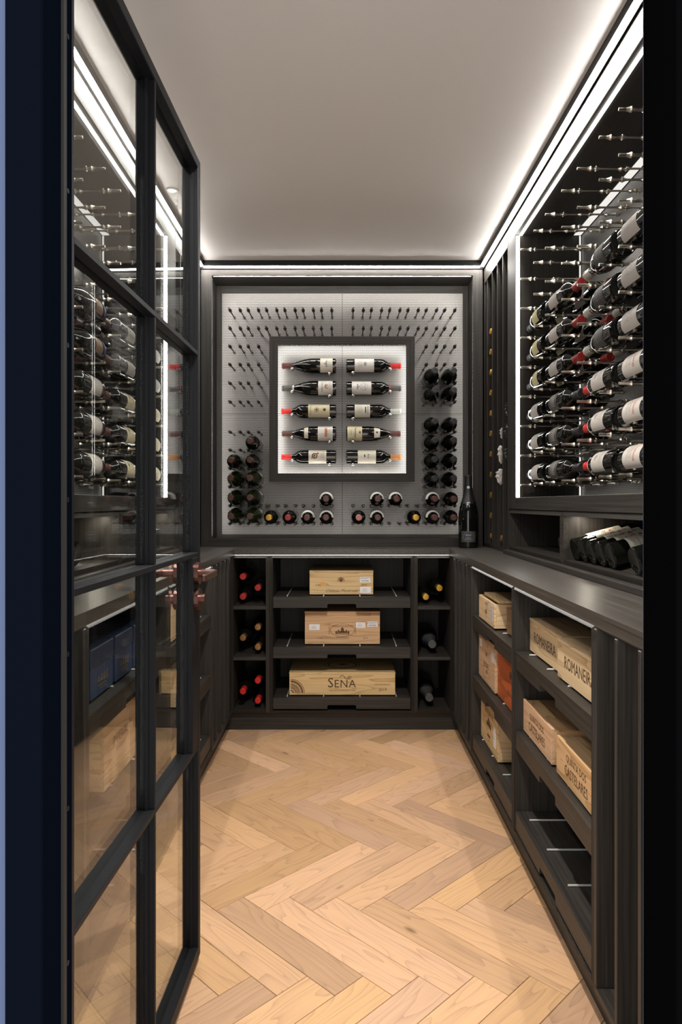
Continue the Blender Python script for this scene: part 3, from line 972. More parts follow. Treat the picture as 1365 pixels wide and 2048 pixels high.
# ------------------------------------------------------------------ bottles
SHAPES = {
    'bordeaux': dict(R=0.0372, H=0.298, body=[(0.024, 0.006), (0.034, 0.0), (0.0368, 0.003), (0.0372, 0.008), (0.0372, 0.182), (0.0362, 0.194), (0.0325, 0.206), (0.0255, 0.217), (0.0185, 0.227), (0.0153, 0.238), (0.0143, 0.252), (0.0140, 0.292)], cap=0.240, cr=0.0152),
    'burgundy': dict(R=0.0405, H=0.295, body=[(0.026, 0.006), (0.037, 0.0), (0.0400, 0.003), (0.0405, 0.008), (0.0405, 0.132), (0.0392, 0.148), (0.0352, 0.170), (0.0290, 0.192), (0.0220, 0.212), (0.0172, 0.228), (0.0150, 0.242), (0.0143, 0.290)], cap=0.238, cr=0.0155),
    'champagne': dict(R=0.0425, H=0.305, body=[(0.026, 0.008), (0.039, 0.0), (0.0420, 0.003), (0.0425, 0.009), (0.0425, 0.130), (0.0412, 0.150), (0.0370, 0.175), (0.0300, 0.200), (0.0230, 0.222), (0.0180, 0.245), (0.0160, 0.262), (0.0155, 0.300)], cap=0.200, cr=0.0170),
    'sparkling': dict(R=0.0425, H=0.300, body=[(0.026, 0.008), (0.039, 0.0), (0.0420, 0.003), (0.0425, 0.009), (0.0425, 0.130), (0.0412, 0.150), (0.0370, 0.175), (0.0300, 0.200), (0.0230, 0.222), (0.0170, 0.245), (0.0145, 0.262), (0.0140, 0.294)], cap=0.280, cr=0.0150),
    'magnum': dict(R=0.0500, H=0.366, body=[(0.030, 0.010), (0.046, 0.0), (0.0495, 0.004), (0.0500, 0.010), (0.0500, 0.150), (0.0485, 0.175), (0.0430, 0.205), (0.0340, 0.235), (0.0255, 0.262), (0.0205, 0.290), (0.0190, 0.320), (0.0185, 0.360)], cap=0.232, cr=0.0190),
}
_BM = {}
def body_mesh(shape, mat):
    key = ('b', shape, mat)
    if key not in _BM:
        _BM[key] = lathe('bottle_body', SHAPES[shape]['body'], mat, 24)
    return _BM[key]
def rad_at(S, z):
    p = S['body']
    for (r0, z0), (r1, z1) in zip(p, p[1:]):
        if z0 <= z <= z1 and z1 > z0:
            return r0 + (r1 - r0) * (z - z0) / (z1 - z0)
    return p[-1][0]
def cap_mesh(shape, mat):
    key = ('c', shape, mat)
    if key not in _BM:
        S = SHAPES[shape]
        z0, z1 = S['cap'], S['H']
        prof = []
        for i in range(6):
            z = z0 + (z1 - 0.014 - z0) * i / 5
            prof.append((max(rad_at(S, z) + 0.0007, 0.0), z))
        rr = prof[-1][0]
        prof += [(rr + 0.0012, z1 - 0.0125), (rr + 0.0014, z1 - 0.006), (rr + 0.0002, z1 - 0.005), (rr, z1 - 0.001), (rr - 0.001, z1), (rr * 0.55, z1 + 0.0002), (rr * .5, z1 - 0.0006), (0.002, z1 - 0.0006)]
        _BM[key] = lathe('capsule', prof, mat, 20)
    return _BM[key]
def wrap_mesh(shape, mat, z0, z1, half, off=0.0006):
    key = ('w', shape, mat, z0, z1, half)
    if key not in _BM:
        S = SHAPES[shape]
        nseg = 14
        vs, fs = [], []
        rows = 2 if abs(rad_at(S, z0) - rad_at(S, z1)) < 1e-4 else 5
        for i in range(rows):
            z = z0 + (z1 - z0) * i / (rows - 1)
            r = rad_at(S, z) + off
            for k in range(nseg + 1):
                a = -half + 2 * half * k / nseg
                vs.append((r * math.cos(a), r * math.sin(a), z))
        for i in range(rows - 1):
            for k in range(nseg):
                a = i * (nseg + 1) + k
                fs.append([a, a + 1, a + nseg + 2, a + nseg + 1])
        me = bpy.data.meshes.new('label')
        me.from_pydata(vs, [], fs)
        me.polygons.foreach_set('use_smooth', [True] * len(fs))
        me.materials.append(M[mat])
        _BM[key] = me
    return _BM[key]
def print_mesh(shape, art, artkey, mat, zc):
    key = ('p', shape, artkey, mat, zc)
    if key not in _BM:
        S = SHAPES[shape]
        vs = []
        for x, y in art.v:
            r = rad_at(S, zc + y) + 0.0011
            a = x / r
            vs.append((r * math.cos(a), r * math.sin(a), zc + y))
        me = bpy.data.meshes.new('print')
        me.from_pydata(vs, [], art.f)
        me.materials.append(M[mat])
        _BM[key] = me
    return _BM[key]

def A_generic(seed, w=0.05, title=None, sz=0.012):
    a = Art()
    rnd = random.Random(seed)
    if title:
        a.text(title, 0, 0.004, sz)
    else:
        a.crest(0, 0.014, 0.012)
    a.lines(0, -0.010, w * 0.8, 4, 0.0062, 0.0011)
    a.rect(0, 0.031, w, 0.0007)
    a.rect(0, -0.033, w, 0.0007)
    return a

ARTS = {}
def art(key, fn):
    if key not in ARTS:
        ARTS[key] = fn()
    return ARTS[key]

# style: shape, glass, capsule, labels[(z0,z1,half,mat,[(artkey,artfn,ink)])]
def script_art():
    a = Art()
    a.text('Penfolds', 0, 0.018, 0.017, 0.35)
    return a
def lines_art():
    a = Art()
    for i in range(7):
        a.rect(-0.018 + i * 0.006, -0.004, 0.0034, 0.0044)
    a.lines(0, -0.016, 0.05, 3, 0.006, 0.0009)
    return a
def rioja_art():
    a = Art()
    a.text('Royal', 0, -0.006, 0.023, 0.2)
    a.poly([(-.020, .016), (-.010, .030), (.0, .020), (.012, .031), (.021, .017), (.010, .012), (-.010, .012)])
    return a
def rioja_black():
    a = Art()
    a.scribble(0, -0.024, 0.040, 0.006)
    a.lines(0, -0.036, 0.045, 2, 0.005, 0.0008)
    for k in (-1, 1):
        a.arc(k * 0.020, 0.035, 0.004, 0.0055, n=8)
    return a
def dots_art():
    a = Art()
    for j in range(4):
        for i in range(11):
            a.rect(-0.036 + i * 0.0072, 0.020 - j * 0.0125, 0.0042 if j != 1 else 0.0055, 0.0026 if j != 1 else 0.0042)
    a.arc(0.0, -0.026, 0.005, 0.006, n=10)
    return a
def pyr_art():
    a = Art()
    a.scribble(0, -0.003, 0.046, 0.010)
    a.scribble(0.006, -0.018, 0.034, 0.007)
    for k in range(5):
        a.poly([(-.012 + k * .005, .008), (-.008 + k * .006, .024 + .004 * (k % 2)), (-.009 + k * .005, .008)])
    a.lines(0, -0.030, 0.045, 2, 0.005, 0.0008)
    return a

STY = {
    'white_far': ('bordeaux', 'glass', 'black_cap', [(0.055, 0.150, 1.25, 'paper_white_shaded', [('gen1', lambda: A_generic(1), 'ink_grey')])]),
    'yellow': ('burgundy', 'glass', 'black_cap', [(0.045, 0.118, 1.25, 'paper_yellow', [('gen1', lambda: A_generic(1), 'ink_brown')])]),
    'blackdot': ('bordeaux', 'glass', 'black_cap', [(0.045, 0.140, 1.45, 'paper_black', [('dots', dots_art, 'ink_white')])]),
    'whitered': ('bordeaux', 'glass', 'deep_red', [(0.045, 0.140, 1.25, 'paper_white_shaded', [('gen1', lambda: A_generic(1), 'ink_grey')])]),
    'whitecrest': ('bordeaux', 'glass', 'wine_red', [(0.062, 0.160, 1.25, 'paper_white_shaded', [('gen2', lambda: A_generic(2, 0.055), 'ink_grey')])]),
    'blackfoil': ('burgundy', 'glass', 'white_cap', [(0.055, 0.130, 1.4, 'paper_black', [('dots', dots_art, 'ink_grey')])]),
    'script': ('bordeaux', 'glass', 'deep_red', [(0.038, 0.150, 1.35, 'paper_white_shaded', [('script', script_art, 'ink_red'), ('bin', lines_art, 'ink_grey')])]),
    'private': ('bordeaux', 'glass', 'black_cap', [(0.030, 0.130, 1.35, 'paper_white_shaded', [('pyr', pyr_art, 'ink_grey')])]),
    'ivory': ('bordeaux', 'glass', 'maroon', [(0.030, 0.125, 1.25, 'paper_ivory', [('gen1', lambda: A_generic(1), 'ink_brown')])]),
    'leftwhite': ('bordeaux', 'glass', 'maroon', [(0.030, 0.120, 1.25, 'paper_white_shaded', [('gen1', lambda: A_generic(1), 'ink_grey')])]),
    'redband': ('bordeaux', 'glass', 'maroon', [(0.034, 0.125, 1.3, 'paper_white_shaded', [('gen2', lambda: A_generic(2, 0.055), 'ink_grey')]), (0.026, 0.036, 1.3, 'maroon', [])]),
    'brownoval': ('burgundy', 'glass', 'bronze_cap', [(0.040, 0.100, 1.0, 'paper_brown', [('gen2', lambda: A_generic(2, 0.055), 'ink_gold')]), (0.012, 0.026, 0.9, 'paper_blue', [])]),
    'rioja': ('bordeaux', 'glass', 'black_cap', [(0.050, 0.160, 1.3, 'paper', [('rioja', rioja_art, 'ink_red'), ('riojab', rioja_black, 'ink')])]),
    'plain_red': ('bordeaux', 'glass', 'wine_red', []),
    'plain_deepred': ('bordeaux', 'glass', 'deep_red', []),
    'plain_bronze': ('bordeaux', 'glass', 'bronze_cap', []),
    'plain_gold': ('bordeaux', 'glass', 'gold_cap', []),
    'plain_grey': ('magnum', 'glass_matt', 'grey_cap', []),
    'neck_brown': ('bordeaux', 'glass', 'brown_cap', []),
    'neck_gold': ('bordeaux', 'glass', 'gold_cap', []),
    'neck_red': ('bordeaux', 'glass', 'deep_red', []),
    'neck_pink': ('bordeaux', 'glass', 'pink_cap', []),
    'neck_maroon': ('bordeaux', 'glass', 'maroon', [(0.192, 0.214, 1.6, 'paper_white', [])]),
    'neck_green': ('sparkling', 'glass_green', 'brown_cap', [(0.06, 0.12, 1.2, 'paper_white', [])]),
    'neck_black': ('burgundy', 'glass', 'black_cap', []),
}
def bottle(style, base, axis, lab_dir, label, group=None, parts=None):
    shape, gl, cp, labels = parts or STY[style]
    S = SHAPES[shape]
    a = Vector(axis).normalized()
    l = Vector(lab_dir)
    l = (l - a * l.dot(a)).normalized()
    y = a.cross(l)
    m = Matrix(((l.x, y.x, a.x, base[0]), (l.y, y.y, a.y, base[1]), (l.z, y.z, a.z, base[2]), (0, 0, 0, 1)))
    t = thing('wine_bottle' if shape in ('bordeaux', 'burgundy') else 'champagne_bottle', label, 'bottle', group=group, mat4=m)
    link('bottle_body', body_mesh(shape, gl), t, True)
    link('capsule', cap_mesh(shape, cp), t, True)
    for z0, z1, half, mt, prints in labels:
        lb = link('label', wrap_mesh(shape, mt, z0, z1, half), t, True)
        for key, fn, ink in prints:
            link('print', print_mesh(shape, art(key, fn), key, ink, (z0 + z1) / 2), lb, True)
    return t

# ---- right tall cabinet
def side_bottle(F, sgn, style, pair, row, slot, neck_far, label, group):
    S = SHAPES[STY[style][0]]
    yf, yn = pair
    z = ROW0 + row * ROWD + S['R'] + 0.0060
    d = 0.010 + 0.051 + 0.096 * slot - (0.004 if slot == 2 else 0)
    if neck_far:
        base, ax = F.at(yn - 0.052, d, z), (0, 1, 0)
    else:
        base, ax = F.at(yf + 0.050, d, z), (0, -1, 0)
    out = F.at(0, -1, 0) - F.at(0, 0, 0)
    ld = Vector((out.x * 0.86, 0, 0.50))
    return bottle(style, base, ax, ld, label, group)
O3 = ('lowest ', 'middle ', 'topmost ')
PAIRS = [(2.923, 2.724), (2.569, 2.3755), (2.218, 2.028), (1.884, 1.69)]
G = 'bottles on the pegs opposite the glass door'
LABR = {
    (0, 0): ('white_far', 'white labelled bottle on the innermost low pegs of the cabinet opposite the glass door'),
    (0, 1): ('yellow', 'yellow labelled bottle on the pegs of the cabinet opposite the glass door'),
    (1, 0): ('blackdot', 'black labelled, black capped bottle on the pegs opposite the glass door'),
    (1, 1): ('whitered', 'white labelled, dark red capped bottle on the pegs opposite the glass door'),
    (2, 0): ('whitecrest', 'white labelled bottle with bright red capsule lying neck inward on the low pegs'),
    (2, 1): ('blackfoil', 'black labelled bottle with white foil capsule lying neck inward on the pegs'),
    (3, 0): ('script', 'white labelled bottle with red script lying beside the doorway jamb'),
    (3, 1): ('private', 'white labelled bottle with black handwriting lying beside the doorway jamb'),
}
for col in range(4):
    for row in range(6):
        sty, lab = LABR[(col, 0 if row < 3 else 1)]
        side_bottle(UR, 1, sty, PAIRS[col], row, 0, col in (0, 2), O3[row % 3] + lab, G + ', ' + sty)
for col, rows in ((0, (3, 4, 5)), (1, (0, 1, 2, 3, 4, 5)), (2, (0, 1, 3, 4))):
    for row in rows:
        sty, lab = LABR[(col, 0 if row < 3 else 1)]
        side_bottle(UR, 1, sty, PAIRS[col], row, 1, col in (0, 2), O3[row % 3] + lab.replace('bottle', 'bottle, second deep,', 1).replace(' lying neck inward on the low pegs', ' on low pegs').replace('white labelled, dark red', 'dark red').replace('labelled bottle, second deep, with white foil capsule', 'labelled, second deep bottle'), G + ', second deep, ' + sty)
# ---- left tall cabinet
OL = ('lowest ', 'middle ', 'topmost ', 'lower ', 'upper ')
LABL = {
    (0, 0): ('ivory', 'ivory labelled bottle at the inner end of the pegs behind the glass door'),
    (0, 1): ('leftwhite', 'white labelled bottle at the inner end of the pegs behind the glass door'),
    (1, 0): ('ivory', 'ivory labelled, maroon capped bottle on the pegs behind the glass door'),
    (1, 1): ('leftwhite', 'white labelled, maroon capped bottle on the pegs behind the glass door'),
    (2, 0): ('redband', 'white labelled bottle with red band on the pegs behind the glass door'),
    (2, 1): ('brownoval', 'brown and gold labelled bottle on the pegs behind the glass door'),
}
for col in range(3):
    for row in range(5):
        sty, lab = LABL[(col, 0 if row < 3 else 1)]
        side_bottle(UL, -1, sty, PAIRS[col], row, 0, False, OL[row] + lab, 'bottles on the pegs behind the glass door, ' + lab.split(' bottle')[0] + str(col))
for col in (1, 2):
    for row in range(5):
        sty, lab = LABL[(col, 0 if row < 3 else 1)]
        side_bottle(UL, -1, sty, PAIRS[col], row, 1, False, OL[row] + lab.replace('bottle', 'bottle, second deep,', 1), 'second deep bottles behind the glass door, ' + sty)

# ---- end wall pegs, necks out
def wall_bottle(style, k, z, label, group=None):
    S = SHAPES[STY[style][0]]
    cx = math.copysign(COLX[abs(k) - 1], k) - 0.003
    return bottle(style, (cx, PY - 0.004, z + 0.0085 * 0.6 + math.sqrt(max((S['R'] + 0.0034) ** 2 - 0.027 ** 2, 0))), (0, -1, 0), (0, 0, 1), label, group)
ge = 'neck-out bottles on the end wall pegs, '
wall_bottle('neck_brown', -5, 1.403, 'single topmost brown capped bottle on the end wall pegs')
SIDE_L = {-6: 'in the outer column', -5: 'beside the outer column'}
for k in (-6, -5):
    wall_bottle('neck_brown', k, 1.306, 'brown capped bottle above the green bottles ' + SIDE_L[k], ge + 'brown')
    for i, z in enumerate((1.208, 1.108, 1.013)):
        wall_bottle('neck_green', k, z, ('topmost ', 'middle ', 'lowest ')[i] + 'green glass bottle ' + SIDE_L[k] + ' of the end wall', ge + 'green')
wall_bottle('neck_gold', -4, 1.013, 'gold capped bottle beside the green bottles in the lowest end wall row')
wall_bottle('neck_red', -3, 1.013, 'deep red capped bottle in the lowest row of the end wall')
wall_bottle('neck_maroon', -2, 1.013, 'white necked maroon capped bottle beside the deep red capped one', ge + 'maroon')
wall_bottle('neck_maroon', -1, 1.013, 'white necked maroon capped bottle beneath a lone bottle near the panel seam', ge + 'maroon')
wall_bottle('neck_maroon', -1, 1.108, 'lone white necked maroon capped bottle just under the square frame', ge + 'maroon')
wall_bottle('neck_pink', 1, 1.013, 'pink capped bottle in the lowest row of the end wall')
wall_bottle('neck_maroon', 2, 1.013, 'white necked maroon capped bottle beside the pink capped one', ge + 'maroon')
wall_bottle('neck_maroon', 2, 1.108, 'upper white necked bottle directly above the one beside the pink capped bottle', ge + 'maroon')
wall_bottle('neck_maroon', 3, 1.108, 'upper white necked bottle with empty pegs below it', ge + 'maroon')
wall_bottle('neck_gold', 4, 1.013, 'gold capped bottle in the lowest end wall row beside two black necked columns')
SIDE_R = {5: 'nearer the square frame', 6: 'nearer the display edge'}
for k in (5, 6):
    for i, z in enumerate((1.657, 1.756)):
        wall_bottle('neck_black', k, z, ('lower ', 'upper ')[i] + 'bottle of the black capped four above the seam, ' + SIDE_R[k], ge + 'four')
    for i, z in enumerate((1.498, 1.403, 1.306, 1.208)):
        wall_bottle('neck_black', k, z, ('first ', 'second ', 'third ', 'fourth ')[i] + 'black capped bottle below the panel seam ' + SIDE_R[k], ge + 'black')
wall_bottle('neck_maroon', 5, 1.108, 'upper white necked bottle at the foot of the black capped column', ge + 'maroon')
wall_bottle('neck_maroon', 5, 1.013, 'lowest white necked bottle at the foot of the black capped column', ge + 'maroon')
wall_bottle('neck_brown', 6, 1.108, 'upper brown capped bottle at the display edge above the standing champagne bottle', ge + 'brown b')
wall_bottle('neck_brown', 6, 1.013, 'lowest brown capped bottle at the display edge above the standing champagne bottle', ge + 'brown b')

# ---- ten bottles lying in the square frame
def lab_t(title, sz, extra=None, sx=1.0):
    def f():
        a = Art()
        if title:
            a.text(title, 0, 0.017 if extra != 'low' else 0.0, sz, sx=sx)
        a.lines(0, -0.012, 0.044, 4, 0.0065, 0.0011)
        if extra == 'crest':
            a.crest(0, 0.002, 0.013)
        if extra == 'house':
            a.house(0, 0.0, 0.016)
        return a
    return f
SHOW = [
    # side, row, parts, label
    (-1, 0, ('burgundy', 'glass', 'maroon', [(0.018, 0.085, 1.35, 'paper', [('s1', lab_t(None, 0, 'house'), 'ink_grey')])]), 'embossed long necked bottle with cream castle label in the lit square frame'),
    (-1, 1, ('burgundy', 'glass', 'grey_cap', [(0.018, 0.096, 1.35, 'paper_white', [('s2', lab_t('BARBARESCO', 0.0095, None), 'ink'), ('s2r', lambda: Art().poly([(-.014, -.004), (-.004, .008), (.006, .0), (.012, .006), (.010, -.012), (-.010, -.014)]), 'ink_gold'), ('s2b', lambda: Art().disc(0.002, -0.001, 0.0045), 'ink_red')]), (0.228, 0.237, 3.1, 'paper', [])]), 'charcoal capped bottle with white BARBARESCO label in the lit square frame'),
    (-1, 2, ('bordeaux', 'glass', 'wine_red', [(0.034, 0.150, 1.35, 'paper_ivory', [('s3', lambda: Art().text('TIGNANELLO', 0, 0.045, 0.0105).arc(0, 0.012, 0.010, 0.0125).disc(0, 0.012, 0.006).lines(0, -0.012, 0.03, 2, .006, .001), 'ink_brown'), ('s3d', lambda: Art().disc(0, -0.030, 0.0085), 'maroon')])]), 'red capped bottle with tall yellow label in the lit square frame'),
    (-1, 3, ('burgundy', 'glass', 'brown_cap', [(0.018, 0.098, 1.35, 'paper_white', [('s4', lab_t(None, 0), 'ink'), ('s4g', lambda: Art().rect(0, -0.004, 0.05, 0.014), 'orange_cap')]), (0.150, 0.172, 0.9, 'paper', [])]), 'brown capped bottle with gold barred label and neck shield in the lit square frame'),
    (-1, 4, ('bordeaux', 'glass', 'wine_red', [(0.052, 0.148, 1.35, 'paper', [('s5', lambda: Art().arc(0, 0.015, .010, .016).crest(0, .015, .010).lines(0, -.020, .045, 3, .007, .0012), 'ink_brown'), ('s5r', lambda: Art().disc(.014, -.002, .006).rect(-.012, .03, .012, .004), 'ink_red')])]), 'bright red capped bottle with cream illustrated label in the lit square frame'),
    (1, 0, ('bordeaux', 'glass', 'wine_red', [(0.045, 0.150, 1.35, 'paper_white', [('s6', lab_t(None, 0, 'crest'), 'ink_grey')])]), 'red capped bottle with large white crest label in the lit square frame'),
    (1, 1, ('bordeaux', 'glass', 'grey_cap', [(0.030, 0.135, 1.35, 'paper_white', [('s7', lambda: Art().arc(0, 0.012, .020, .0212).text('LE GAY', 0, .018, .0125).house(0, -.022, .013).lines(0, .004, .03, 2, .006, .001), 'ink_grey')]), (0.233, 0.240, 3.1, 'wine_red', [])]), 'charcoal capped bottle with white LE GAY label in the lit square frame'),
    (1, 2, ('bordeaux', 'glass', 'clear_cap', [(0.045, 0.128, 1.35, 'paper', [('s8', lambda: Art().scribble(0, .030, .040, .009).lines(0, .017, .045, 1, .006, .006).lines(0, 0, .04, 6, .006, .0009), 'ink')])]), 'pale capped bottle with finely printed cream label in the lit square frame'),
    (1, 3, ('burgundy', 'glass', 'maroon', [(0.006, 0.085, 1.35, 'paper_ivory', [('s9', lambda: Art().text('Hermitage', 0, 0.004, .0150, .15).lines(0, -.018, .04, 2, .006, .001), 'ink'), ('s9r', lambda: Art().crest(0, .026, .008), 'maroon')]), (0.150, 0.182, 0.8, 'paper', [('s9s', lambda: Art().disc(0, 0, .006), 'maroon')])]), 'maroon capped bottle with cream Hermitage label and neck shield in the lit square frame'),
    (1, 4, ('bordeaux', 'glass', 'orange_cap', [(0.062, 0.160, 1.35, 'paper', [('s10', lambda: Art().text('Aro', 0, .008, .018, .2).rect(0, -.012, .016, .006), 'ink')])]), 'orange capped bottle with plain cream label in the lit square frame'),
]
ZR = [1.868, 1.7457, 1.6210, 1.4987, 1.3727]
for s, r, parts, lab in SHOW:
    S = SHAPES[parts[0]]
    z = ZR[r]
    yb = PY - 0.046
    xb = -0.038 if s < 0 else 0.018
    bottle(None, (xb, yb, z), (s, 0, 0), (0, -1, 0.12), lab, None, parts)
    for px, rr in ((xb + s * 0.035, S['R']), (xb + s * 0.236, 0.0160)):
        peg('ball', (px, PY - 0.084, z - rr - 0.0050), (0, 1, 0), dsp)

# ---- bottles in the end wall bottle cabinets, necks out
def hole_bottle(style, x, z, label, group=None, ytip=3.462):
    S = SHAPES[STY[style][0]]
    return bottle(style, (x, ytip + S['H'], z), (0, -1, 0), (0, 0, 1), label, group)
for i, (x, z) in enumerate(((-0.498, 0.6565), (-0.4235, 0.7010), (-0.498, 0.7560))):
    hole_bottle('plain_deepred', x, z, O3[i] + 'dark bottle with red ringed capsule stacked on the upper shelf of the bottle cabinet', 'red ringed bottles in the cabinet')
for i, (x, z) in enumerate(((-0.4235, 0.4065), (-0.498, 0.4520), (-0.4235, 0.5050))):
    hole_bottle('plain_bronze', x, z, O3[i] + 'dark bottle with bronze foil capsule stacked on the middle shelf of the bottle cabinet', 'bronze capped bottles in the cabinet')
for i, (x, z) in enumerate(((-0.4235, 0.1405), (-0.498, 0.1865), (-0.4235, 0.2400))):
    hole_bottle('plain_red', x, z, O3[i] + 'dark bottle with glossy bright red capsule at the bottom of the bottle cabinet', 'bright red capped bottles in the cabinet')
hole_bottle('plain_gold', 0.412, 0.6555, 'lower gold capped bottle in the narrow end wall bottle cabinet')
hole_bottle('plain_gold', 0.4800, 0.6990, 'upper gold capped bottle in the narrow end wall bottle cabinet')
hole_bottle('plain_grey', 0.4450, 0.4185, 'dark magnum with charcoal foil on the middle shelf under gold capped bottles', None, 3.47)
hole_bottle('plain_grey', 0.4300, 0.1530, 'dark magnum with charcoal foil on the floor of the bottle cabinet', None, 3.47)

# ---- champagne magnum standing on the worktop
bottle(None, (0.634, 3.525, CZ1), (0, 0, 1), (-0.17, -1, 0),
       'large black champagne bottle standing on the worktop in the corner', None,
       ('magnum', 'glass', 'black_cap', [(0.030, 0.085, 0.75, 'paper_black', [('ch1', lambda: Art().arc(0, 0, .026, .0275, ry=0.9).lines(0, .008, .040, 1, .006, .007).lines(0, -.004, .034, 3, .005, .0022), 'ink_silver')]),
        (0.292, 0.316, 0.9, 'black_cap', [('ch2', lambda: Art().disc(0, 0, .0075), 'ink_white')]), (0.222, 0.232, 0.7, 'black_cap', [('ch3', lambda: Art().rect(0, 0, .016, .004), 'ink_white')])]))

# ---- gold capped bottles in the slat tower
for i in range(11):
    z = 0.957 + i * 0.1026
    bottle('plain_gold', (0.738 + 0.298, 3.497, z), (-1, 0, 0), (0, 0, 1), ('lowest', 'second', 'third', 'fourth', 'fifth', 'sixth', 'seventh', 'eighth', 'ninth', 'tenth', 'topmost')[i] + ' gold capped bottle counting up from the worktop in the slatted tower', 'gold capped bottles in the slat tower')
bottle('plain_gold', (0.738 + 0.298, 3.266, 0.957), (-1, 0, 0), (0, 0, 1), 'single gold capped bottle at the foot of the slatted tower', None, ('bordeaux', 'glass', 'bronze_cap', []))

def crumple(name, label, c, size, mat, seed, group=None):
    rnd = random.Random(seed)
    bm = bmesh.new()
    bmesh.ops.create_icosphere(bm, subdivisions=3, radius=1.0)
    for v in bm.verts:
        n = v.co.normalized()
        k = 0.75 + 0.25 * math.sin(7 * n.x + seed) * math.sin(6 * n.y + 2 * seed) + 0.18 * math.sin(11 * n.z + 5 * n.x) + rnd.uniform(-.12, .12)
        taper = 0.55 + 0.45 * (n.z * .5 + .5)
        v.co = Vector((n.x * size[0] * k * taper, n.y * size[1] * k * taper, n.z * size[2] * (0.8 + .2 * k)))
    me = bpy.data.meshes.new(name)
    bm.to_mesh(me)
    bm.free()
    me.materials.append(M[mat])
    o = bpy.data.objects.new(name, me)
    C.objects.link(o)
    o.location = c
    return tag(o, label, 'wrapping', group)
crumple('wrapped_bottle_neck', 'upper white tissue wrapped bottle neck poking out of the slatted tower', (0.742, 3.266, 1.350), (0.026, 0.026, 0.045), 'tissue', 3)
crumple('wrapped_bottle_neck', 'lower white tissue wrapped bottle neck poking out of the slatted tower', (0.740, 3.266, 1.246), (0.030, 0.028, 0.040), 'tissue', 5)
crumple('wrapped_bottle_neck', 'small white tissue tuft on a bottle in the slatted tower', (0.748, 3.266, 1.448), (0.020, 0.022, 0.028), 'tissue', 6)
for i, z in enumerate((1.545, 1.445, 1.345)):
    crumple('wrapped_bottle_neck', ('topmost', 'middle', 'lowest')[i] + ' black crinkled film wrapped bottle neck in the slatted tower', (0.748, 3.153, z), (0.026, 0.030, 0.036), 'crinkle', 9 + i, 'film wrapped bottle necks')

# ---- bottles lying in the cubbies
tilt = math.radians(15)
ramp_parent = None
for i, y in enumerate((2.285, 2.208, 2.131, 2.054, 1.977)):
    bottle('rioja', (0.757, y, 0.932 + 0.0385), (math.cos(tilt), 0, math.sin(tilt)), (0, -0.8, 0.6), ('first', 'second', 'third', 'fourth', 'fifth')[i] + ' red lettered bottle from the divider lying base out in the lit cubby', 'red lettered bottles in the cubby')
bottle('plain_red', (0.752, 1.800, 0.932 + 0.0385), (math.cos(tilt), 0, math.sin(tilt)), (0, 0, 1), 'unlabelled dark bottle lying apart in the lit cubby beside the doorway jamb', None, ('bordeaux', 'glass', 'black_cap', []))
bottle('plain_red', (0.757, 2.410, 0.932 + 0.0385), (math.cos(tilt), 0, math.sin(tilt)), (0, 0, 1), 'dark bottle lying in the unlit cubby beside the divider', None, ('bordeaux', 'glass', 'black_cap', []))
# wedge shelf the tilted bottles rest on
def wedge(F, u0, u1, parent):
    pts = [(0.045, 0.9322), (0.275, 0.9322), (0.275, 0.9322 + 0.230 * math.tan(tilt))]
    vs = [F.fn(u0, d, z) for d, z in pts] + [F.fn(u1, d, z) for d, z in pts]
    o = mk('bottle_wedge', vs, [[0, 1, 2], [5, 4, 3], [0, 3, 4, 1], [1, 4, 5, 2], [2, 5, 3, 0]], 'wood_y', parent)
    return o
wedge(UR, 1.60, 2.315, cub_r)
wedge(UR, 2.365, 2.48, cub_r)
# left cubbies: black gift cartons and a bottle
for i in range(5):
    u = 2.40 + i * 0.112
    c = thing('gift_carton', ('first', 'second', 'third', 'fourth', 'fifth')[i] + ' flat black gift carton from the divider in the cubby behind the glass door', 'box', UL.at(u + .05, 0.15, 0.9325), 'black gift cartons in a row')
    UL.box('carton_body', u, u + 0.105, 0.030, 0.270, 0.9325, 0.985, 'black_box', c, 0.0015)
    UL.box('carton_lid', u - .001, u + 0.106, 0.029, 0.271, 0.9855, 1.012, 'black_box', c, 0.0015)
bottle('plain_red', UL.at(2.02, 0.022, 0.932 + 0.0385), (-math.cos(tilt), 0, math.sin(tilt)), (0, 0, 1), 'dark glossy bottle lying base out in the cubby behind the glass door', None, ('bordeaux', 'glass', 'black_cap', []))
wedge(UL, 1.90, 2.14, cub_l)

# ------------------------------------------------------------------ crates and boxes
def put(F, uc, zc, d):
    return lambda x, y: F.fn(uc + F.s * x, d, zc + y)
def top_put(F, uc, dc, z):
    return lambda x, y: F.fn(uc + F.s * x, dc + y, z)

